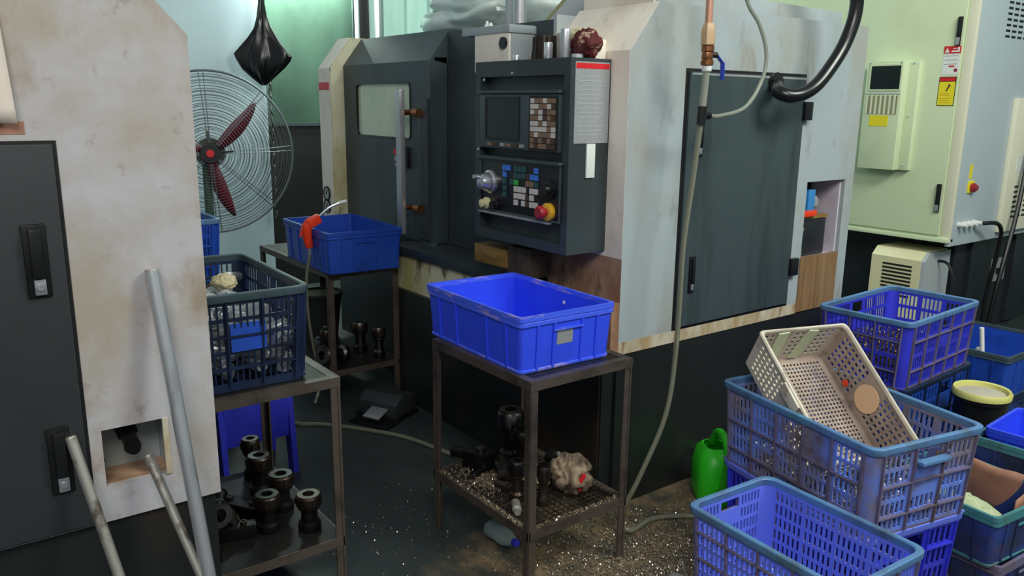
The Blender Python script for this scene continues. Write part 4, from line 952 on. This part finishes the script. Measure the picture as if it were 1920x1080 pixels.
lump('rag', 'flat brown rag between the tool blocks on the mesh shelf', 'rag', (-2.14, 1.71, zc+.004), .17, .13, .08, 'rag', 12.9, 56, 1.5, .5)
o = MB().tube([(-1.975, 1.80, zc+.02), (-1.96, 1.79, zc+.06), (-1.95, 1.80, zc+.09)], .008, 8).build('red_wire_end', 'red'); tag(o, 'short red wire end beside the beige rag on the mesh shelf', 'wire')
for lb, loc, rz, mt in (('grey turned offcut lying among the chips at the left of the mesh shelf', (-2.30, 1.575, zc+.018), 20, 'steel'), ('brown turned offcut lying in front of the flat rag on the mesh shelf', (-2.16, 1.60, zc+.018), 100, 'toolbrown'), ('short steel offcut near the front rail of the mesh shelf', (-2.01, 1.545, zc+.018), 60, 'oldalu')):
    oc = thing('steel_offcut', lb, 'offcut', loc, R(rz), 'offcuts on the mesh shelf')
    MB().lathe([(.014, -.035), (.016, -.032), (.016, .02), (.011, .022), (.011, .04)], 14, (0, 0, 0), RX).build('body', mt, oc)
    MB().lathe([(.005, -.036), (.005, -.0355)], 10, (0, 0, 0), RX).build('bore', 'void', oc)
# under the door-side table
zb = .228
for a in [('tool_holder', 'dim tool holder lying with its bore towards the aisle under the door-side table', (-3.88, 1.80, zb+.05), (R(80), 0, R(20)), 1.3),
          ('tool_holder', 'dim upright tool holder at the back right under the door-side table', (-3.87, 2.0, zb), (0, 0, 0), .95),
          ('tool_holder', 'dim upright tool holder in the middle under the door-side table', (-4.02, 1.96, zb), (0, 0, 0), 1.1),
          ('tool_holder', 'dim tool holder behind the front leg under the door-side table', (-4.05, 1.80, zb), (0, 0, 0), 1.0),
          ('tool_holder', 'dim tool holder near the pail under the door-side table', (-4.20, 1.80, zb+.04), (R(85), 0, R(70)), 1.0),
          ('tool_holder', 'dim brown tool holder by the left leg of the door-side table', (-3.98, 1.74, zb), (0, 0, 0), .8)]:
    holder(a[0], a[1], a[2], a[3], a[4], mat='steel', nut='toolbrown', h=.17)
pa = thing('pail', 'dark pail with olive liquid under the door-side table', 'pail', (-4.42, 1.90, zb))
MB().lathe([(.10, 0), (.13, .26), (.138, .26), (.138, .275), (.126, .275), (.098, .004)], 24).build('body', 'darkgreen_pail', pa)
MB().lathe([(.126, .262), (.06, .263), (.001, .263)], 24, c0=False, c1=False).build('liquid', 'pailfill', pa)
ag = thing('air_gun', 'orange-red air blow gun hung over the edge of the deep blue bin', 'air gun', (-3.90, 1.655, .93))
MB().tube([(0, -.02, -.06), (.0, -.03, -.0), (.005, -.03, .05), (.01, -.01, .085)], lambda t_: .020+.006*math.sin(t_*3), 12).build('grip', 'redorange', ag)
MB().obox((.012, .0, .075), (.045, .075, .05), Matrix.Rotation(R(25), 3, 'X')).build('gun_body', 'redorange', ag, bev=.012)
MB().tube([(.012, .03, .095), (.03, .08, .14), (.05, .13, .165)], .006, 8).build('nozzle', 'chrome', ag)
MB().cyl((.05, .13, .165), (.075, .16, .175), .009, n=10).build('nozzle_tip', 'white', ag)
MB().cyl((0, -.02, -.06), (0, -.02, -.10), .012, n=12).build('coupling', 'chrome', ag)
MB().obox((-.012, -.055, .03), (.02, .006, .07), Matrix.Rotation(R(-15), 3, 'X')).build('trigger', 'redorange', ag, bev=.002)
MB().tube([(0, -.02, -.10), (-.01, -.04, -.22), (-.03, -.03, -.45), (-.05, .02, -.80), (-.02, -.02, -.915)], .008, 8).build('air_line', 'hosedim', ag)
# stool behind the left table
st = thing('plastic_stool', 'dark blue plastic stool behind the left table', 'stool', (-3.38, 1.09, 0))
MB().loft([rrect(.25, .25, .04, .42), rrect(.27, .27, .04, .43), rrect(.27, .27, .04, .45), rrect(.25, .25, .035, .46)], True, True).build('seat', 'cratenew', st)
for sx in (-1, 1):
    for sy in (-1, 1):
        MB().prism([(sx*.17, 0), (sx*.17-sx*.06, 0), (sx*.125-sx*.07, .42), (sx*.125, .42)], 'y', sy*.15-.012, sy*.15+.012).build('leg', 'cratenew', st, smooth=False)
for s in (-1, 1):
    MB().box(-.13, .13, s*.15-.008, s*.15+.008, .17, .23).build('stretcher', 'cratenew', st, bev=.004)
    MB().box(s*.13-.008, s*.13+.008, -.14, .14, .17, .40).build('apron', 'cratenew', st, bev=.004)
# foot pedal by the lathe base
fp = thing('foot_pedal', 'black foot pedal with a silver tread on the floor by the lathe', 'foot pedal', (-3.60, 1.90, 0), R(25))
MB().box(-.13, .13, -.10, .10, 0, .02).build('base_plate', 'black', fp, bev=.005)
MB().prism([(-.09, .02), (.09, .02), (.09, .11), (-.03, .13), (-.09, .09)], 'x', -.12, .12).build('hood', 'm1_dark', fp, bev=.008)
MB().obox((.02, -.125, .05), (.10, .09, .012), Matrix.Rotation(R(18), 3, 'X')).build('tread', 'alu', fp, bev=.003)
MB().box(-.10, .14, -.20, -.08, .0, .012).build('toe_plate', 'black', fp, bev=.004)
# ================================================================= fan
FC = Vector((-5.0, 1.497, 1.295))
fd = (Vector((0, 0, 1.6))-FC); fd.z *= .4; fd.normalize()
fx = fd.cross(Vector((0, 0, 1))).normalized()*-1; fz = fx.cross(fd)*-1
if fz.z < 0: fz = -fz
fan = thing('pedestal_fan', 'large pedestal fan with wire guard and dark red blades by the wall', 'fan', (FC.x, FC.y, 0))
def pf(mb, name, mat, **k): return mb.build(name, mat, fan, world=True, **k)
RF = .477
def fpt(r, a, d): return FC+fx*(r*math.cos(a))+fz*(r*math.sin(a))+fd*d
def ring(mb, r, d, w_, n=56, m=5):
    rings = []
    for i in range(n):
        a = 2*math.pi*i/n; c = fpt(r, a, d); e = (fx*math.cos(a)+fz*math.sin(a))
        rings.append([c+(e*math.cos(2*math.pi*k/m)+fd*math.sin(2*math.pi*k/m))*w_ for k in range(m)])
    mb.loft(rings+[rings[0]])
prof = lambda r: .13*math.sqrt(max(0, 1-(r/RF)**2.6))
mb = MB()
for k in range(24): r = .07+(RF-.075)*k/24; ring(mb, r, prof(r), .0019, 56, 4)
tag(pf(mb, 'guard_rings_front', 'guard'), kind='stuff')
mb = MB()
for k in range(14): r = .09+(RF-.09)*k/14; ring(mb, r, -prof(r)*.9, .0017, 48, 4)
tag(pf(mb, 'guard_rings_back', 'guard'), kind='stuff')
mb = MB(); ring(mb, RF, 0, .007, 64, 8); pf(mb, 'guard_rim', 'guard')
for k in range(8):
    a = k*math.pi/4+.05
    for da in (-.03, .03):
        pf(MB().tube([fpt(.06, a+da*3, prof(.06)), fpt(.25, a+da*1.2, prof(.25)), fpt(.40, a+da, prof(.40)), fpt(RF, a+da, 0)], .0028, 6), 'guard_spoke', 'guard')
for k in range(3):
    a0 = R(38+120*k); m_ = 10; L1, L2 = [], []
    for i in range(m_):
        s_ = i/(m_-1); r = .06+(.40-.06)*s_
        wd = .020+.062*math.sin(math.pi*min(1, s_*.9+.12))**.8
        if i == m_-1: wd = .012
        an = a0+.16*s_
        tl = .035
        e = fx*math.cos(an)+fz*math.sin(an); p = -fx*math.sin(an)+fz*math.cos(an)
        c = FC+e*r+fd*.01
        L1.append(c+p*wd*.5+fd*tl*.5); L2.append(c-p*wd*.5-fd*tl*.5)
    o = pf(MB().loft([L1, L2], closed=False), 'blade', 'blade', ang=60); o.modifiers.new('thick', 'SOLIDIFY').thickness = .004
def fcyl(r, d0, d1, name, mat, n=24, r2=None): return pf(MB().cyl(FC+fd*d0, FC+fd*d1, r, r2, n=n), name, mat)
fcyl(.085, -.16, -.02, 'motor', 'motor'); fcyl(.05, -.02, .06, 'hub', 'motor'); fcyl(.055, .12, .14, 'guard_badge', 'black'); fcyl(.022, .14, .15, 'badge_dot', 'red')
for a in (R(95), R(5)): pf(MB().bar(fpt(.06, a, .135), fpt(.13, a, .13), .014, .01), 'badge_clip', 'black')
pf(MB().cyl((FC.x-.06, FC.y-.01, .03), (FC.x-.06, FC.y-.01, 1.28), .026, n=16), 'pole', 'polegreen')
pf(MB().lathe([(.26, 0), (.26, .02), (.20, .035), (.04, .05)], 28, (FC.x-.06, FC.y-.01, 0)), 'base', 'black')
# ================================================================= black bag hanging by the wall
bg = thing('plastic_bag', 'black plastic bag hanging by its knotted neck at the wall edge', 'bag', (-6.30, 2.33, 1.72))
e1 = Vector((math.cos(AZ), math.sin(AZ), 0)); e2 = Vector((-e1.y, e1.x, 0))
prof_ = [(.0, .02, .015), (.05, .075, .05), (.12, .14, .075), (.19, .185, .08), (.225, .20, .075), (.27, .165, .07), (.34, .105, .06), (.42, .055, .045), (.50, .032, .03), (.60, .020, .02), (.75, .022, .018), (.95, .016, .014)]
rings = []
nb_ = 40
for (z, hw, hd) in prof_:
    rg = []
    for k in range(nb_):
        a = 2*math.pi*k/nb_
        f = 1+.16*math.sin(a*7+z*4)+.10*math.sin(a*11-z*9)
        sq = math.copysign(abs(math.cos(a))**.9, math.cos(a))
        zz = z+.03*noise.noise(Vector((math.cos(a)*2, math.sin(a)*2, z*6)))*min(1, hw*12)
        p = e1*(hw*sq*f*(1.0 if math.cos(a) > 0 else 1.0)+.03*(z-.2))+e2*(hd*math.sin(a)*f)
        rg.append(Vector((p.x, p.y, zz)))
    rings.append(rg)
MB().loft(rings, True, True).build('body', 'bag', bg, ang=50)
MB().tube([e1*.02+Vector((0, 0, .62)), e1*.045+Vector((0, 0, .72)), e1*.03+Vector((0, 0, .95))], .012, 8).build('handle_loop', 'bag', bg)
hk = thing('wall_hook', 'steel hook on the wall holding the black bag', 'hook', (-6.50, 2.33, 2.64))
MB().tube([(0, 0, .06), (.10, 0, .05), (.19, .0, .03), (.22, 0, .0), (.24, 0, .05)], .008, 8).build('hook_bar', 'steel', hk)
# chain along the wall edge
chn = thing('hanging_chain', 'dull chain hanging along the ragged edge of the pale wall', 'chain', (-6.46, 2.435, 1.86))
mb_l = None
for k in range(26):
    z = -.0-k*.047
    pts = [(.0+.012*math.cos(a)*(k % 2), .012*math.cos(a)*(1-k % 2), z+.028*math.sin(a)) for a in [2*math.pi*i/10 for i in range(11)]]
    if k < 2:
        o = MB().tube(pts, .0045, 6, cap=False, sub=1).build('link', 'steel', chn)
        if k == 0: l0 = o.data
        else: l1_ = o.data
    else:
        o = bpy.data.objects.new('link', l0 if k % 2 == 0 else l1_); COL.objects.link(o); o.parent = chn
        o.location = (.006*math.sin(k*.7), 0, -(k-(k % 2))*.047)
# ragged patches of peeled plaster on the wall edge
# ================================================================= rods leaning on the left lathe
def rod(name, label, top, bot, r, mat):
    T = thing(name, label, 'rod', bot)
    top = Vector(top)-Vector(bot); d = top.normalized()
    MB().cyl((0, 0, 0), top-d*.004, r, n=20).build('shaft', mat, T)
    MB().cyl(top-d*.004, top, r, r*.86, n=20).build('end_chamfer', 'oldalu', T)
    return T
rod('metal_rod', 'thick bright aluminium tube leaning on the left white housing', (-1.875, .417, 1.236), (-1.626, .476, .0), .0155, 'alu')
rod('metal_rod', 'scuffed grey rod leaning on the black door of the left lathe', (-1.866, .222, .892), (-1.62, .372, .0), .0115, 'oldalu')
rod('metal_rod', 'thin scuffed rod reaching into the pocket of the left lathe', (-1.862, .371, .812), (-1.50, .565, .0), .0105, 'oldalu')

# ================================================================= hoses, valve
vx = -1.985
vl = thing('air_valve', 'brass air valve with blue lever on a copper pipe above the grey lathe door', 'valve', (vx, 2.356, 1.75))
def pv(mb, name, mat, **k): return mb.build(name, mat, vl, world=True, **k)
pv(MB().cyl((vx, 2.352, 1.88), (vx, 2.346, 2.9), .013, n=14), 'copper_pipe', 'copper')
pv(MB().lathe([(.020, 0), (.026, .004), (.026, .05), (.020, .075), (.016, .078)], 6, (vx, 2.354, 1.81)), 'compression_nut', 'tan')
pv(MB().lathe([(.017, 0), (.023, .004), (.023, .016), (.019, .02), (.021, .03), (.019, .045), (.023, .05), (.023, .066), (.018, .07)], 16, (vx, 2.356, 1.742)), 'valve_body', 'brass')
pv(MB().lathe([(.016, 0), (.018, .004), (.018, .018)], 14, (vx, 2.357, 1.722)), 'white_collar', 'white')
sd_ = Vector((.0, 1, 0))
pv(MB().cyl((vx, 2.375, 1.78), (vx+.005, 2.402, 1.78), .010, n=10), 'stem', 'toolbrown')
pv(MB().add(*(lambda b_: (b_.v, b_.f))(MB().bar((vx+.008, 2.40, 1.778), (vx+.012, 2.428, 1.752), .016, .004).bar((vx+.012, 2.428, 1.754), (vx+.012, 2.430, 1.695), .018, .005, (0, 1, 0)))), 'lever', 'lever', bev=.001)
hs_ = thing('clear_hose', 'clear plastic hose running down from the brass valve to the floor', 'hose', (vx, 2.356, 0))
def ph(mb, name, mat, **k): return mb.build(name, mat, hs_, world=True, **k)
ph(MB().tube([(vx, 2.357, 1.735), (vx, 2.352, 1.65), (vx, 2.345, 1.585)], .0125, 12), 'upper_tube', 'hose')
te = MB().cyl((vx, 2.346, 1.60), (vx, 2.343, 1.535), .018, n=14).cyl((vx, 2.345, 1.568), (vx, 2.385, 1.568), .015, n=12)
ph(te, 'tee_fitting', 'blackrub')
ph(MB().tube([(vx, 2.343, 1.54), (vx, 2.318, 1.33), (vx, 2.288, 1.08), (vx, 2.283, .72), (vx+.01, 2.235, .45), (vx, 2.12, .22), (vx-.03, 2.055, .06), (vx+.02, 2.06, .018), (-1.985, 2.20, .014), (-1.93, 2.32, .014), (-1.85, 2.40, .014)], .0098, 12), 'lower_tube', 'hosedim')
ph(MB().tube([(vx, 2.385, 1.568), (vx, 2.45, 1.567), (vx+.01, 2.58, 1.60), (vx, 2.68, 1.70), (vx, 2.695, 1.80), (vx, 2.64, 1.90), (vx, 2.55, 1.99), (vx, 2.48, 2.2), (vx, 2.45, 2.6)], .0075, 10), 'branch_tube', 'hose')
bh = thing('black_hose', 'thick glossy black hose curving out of the grey lathe side door', 'hose', (-2.14, 2.98, 1.66))
MB().tube([Vector(p)-Vector((-2.14, 2.98, 1.66)) for p in ((-2.20, 2.99, 1.70), (-2.12, 2.965, 1.685), (-2.06, 2.90, 1.66), (-2.01, 2.935, 1.645), (-1.99, 3.03, 1.68), (-1.98, 3.12, 1.76), (-1.97, 3.20, 1.87), (-1.96, 3.235, 2.0), (-1.96, 3.20, 2.15), (-1.98, 3.10, 2.3))], .028, 16, sub=8).build('hose', 'blackrub', bh)
MB().lathe([(.034, 0), (.036, .02), (.034, .06)], 16, (-.04, .0, .035), Matrix.Rotation(R(75), 3, 'Y')).build('end_collar', 'black', bh)
o = MB().tube([(-4.1, 1.50, .012), (-3.9, 1.42, .011), (-3.72, 1.45, .011), (-3.64, 1.545, .011), (-3.46, 1.686, .011), (-3.25, 1.81, .011), (-2.98, 1.88, .011), (-2.78, 1.93, .011)], .010, 8).build('floor_hose', 'hosedim'); tag(o, 'thin pale hose snaking over the dark floor between the tables', 'hose')
btl = thing('plastic_bottle', 'crushed clear bottle on the floor under the mesh shelf', 'bottle', (-2.27, 1.62, 0))
MB().lathe([(.03, 0), (.036, .01), (.033, .06), (.036, .10), (.02, .14), (.012, .15)], 16, (0, 0, .036), Matrix.Rotation(R(86), 3, 'Y')).build('body', 'dullplastic', btl)
MB().lathe([(.014, .15), (.014, .17), (.01, .172)], 12, (0, 0, .036), Matrix.Rotation(R(86), 3, 'Y')).build('cap', 'cratenew', btl)

# ================================================================= metal chips (uncountable)
def chips(name, label, n, fn, mat, smin=.004, smax=.012, seed=1):
    rnd = random.Random(seed); V, F_ = [], []
    for _ in range(n):
        p = Vector(fn(rnd)); s = rnd.uniform(smin, smax)
        a = Vector((rnd.uniform(-1, 1), rnd.uniform(-1, 1), rnd.uniform(-.6, .6))).normalized()
        b = a.cross(Vector((rnd.uniform(-.4, .4), rnd.uniform(-.4, .4), 1))).normalized(); c = a.cross(b)
        k = len(V); lift = s*.35
        base = p+Vector((0, 0, lift))
        V += [base-a*s*.5-b*s*.2, base-a*s*.5+b*s*.2, base+c*s*.3-b*s*.2, base+c*s*.3+b*s*.2, base+a*s*.5-b*s*.2, base+a*s*.5+b*s*.2]
        F_ += [(k, k+1, k+3, k+2), (k+2, k+3, k+5, k+4)]
    me = bpy.data.meshes.new(name); me.from_pydata([tuple(v) for v in V], [], F_); me.materials.append(M[mat])
    o = bpy.data.objects.new(name, me); COL.objects.link(o); return tag(o, label, 'metal chips', kind='stuff')
def floor_pt(r):
    while True:
        x, y = r.gauss(-1.70, .22), r.gauss(1.95, .28)
        if x < -2.15 and y > 2.07: continue
        if x > -1.44 and y > 1.70: continue
        return (x, y, .002)
chips('floor_chips', 'bright metal chips strewn over the grimy floor by the crates', 6500, floor_pt, 'chip', .003, .011, 3)
chips('floor_chips', 'dull brown chips mixed into the grimy floor by the crates', 5000, floor_pt, 'chipdull', .004, .014, 13)
chips('floor_chips', 'scattered specks of swarf on the dark floor of the aisle', 260, lambda r: (r.gauss(-2.62, .22), r.gauss(1.36, .16), .001), 'chip', .003, .009, 4)
def tc_(r):
    if r.random() < .72: return (min(-1.9, max(-2.43, r.gauss(-2.26, .06))), min(1.9, max(1.52, r.gauss(1.60, .04))), zc+.002+r.random()*.012)
    if r.random() < .5: return (r.uniform(-2.45, -1.89), r.choice((1.497, 1.505, 1.512)), .236)
    return (r.uniform(-1.90, -1.88), r.uniform(1.5, 1.92), .236)
chips('shelf_chips', 'grey metal chips heaped on the mesh shelf', 800, tc_, 'chip', .004, .011, 5)
chips('shelf_chips', 'dull brown chips heaped on the mesh shelf', 1500, tc_, 'chipdull', .005, .014, 15)
def incrate(c, ang, lx, ly, z0, z1):
    ca_, sa = math.cos(ang), math.sin(ang)
    def f(r):
        u = r.uniform(-lx/2, lx/2); v = r.uniform(-ly/2, ly/2)
        return (c.x+ca_*u-sa*v, c.y+sa*u+ca_*v, r.uniform(z0, z1))
    return f
chips('crate_chips', 'bright chips and offcuts in the bottom of the worn crate', 2600, incrate(k2c, A2, .58, .39, .345, .42), 'chip', .006, .018, 6)
chips('crate_chips', 'dull chips filling the lower half of the crate by the grey lathe', 4200, incrate(k3c, A3, .36, .61, .43, .56), 'chipdark', .008, .022, 7)
chips('crate_chips', 'a few loose chips in the empty slotted crate', 200, incrate(Vector((-1.158, 1.898, 0)), R(-3), .44, .29, k1z+.017, k1z+.02), 'chip', .004, .01, 8)
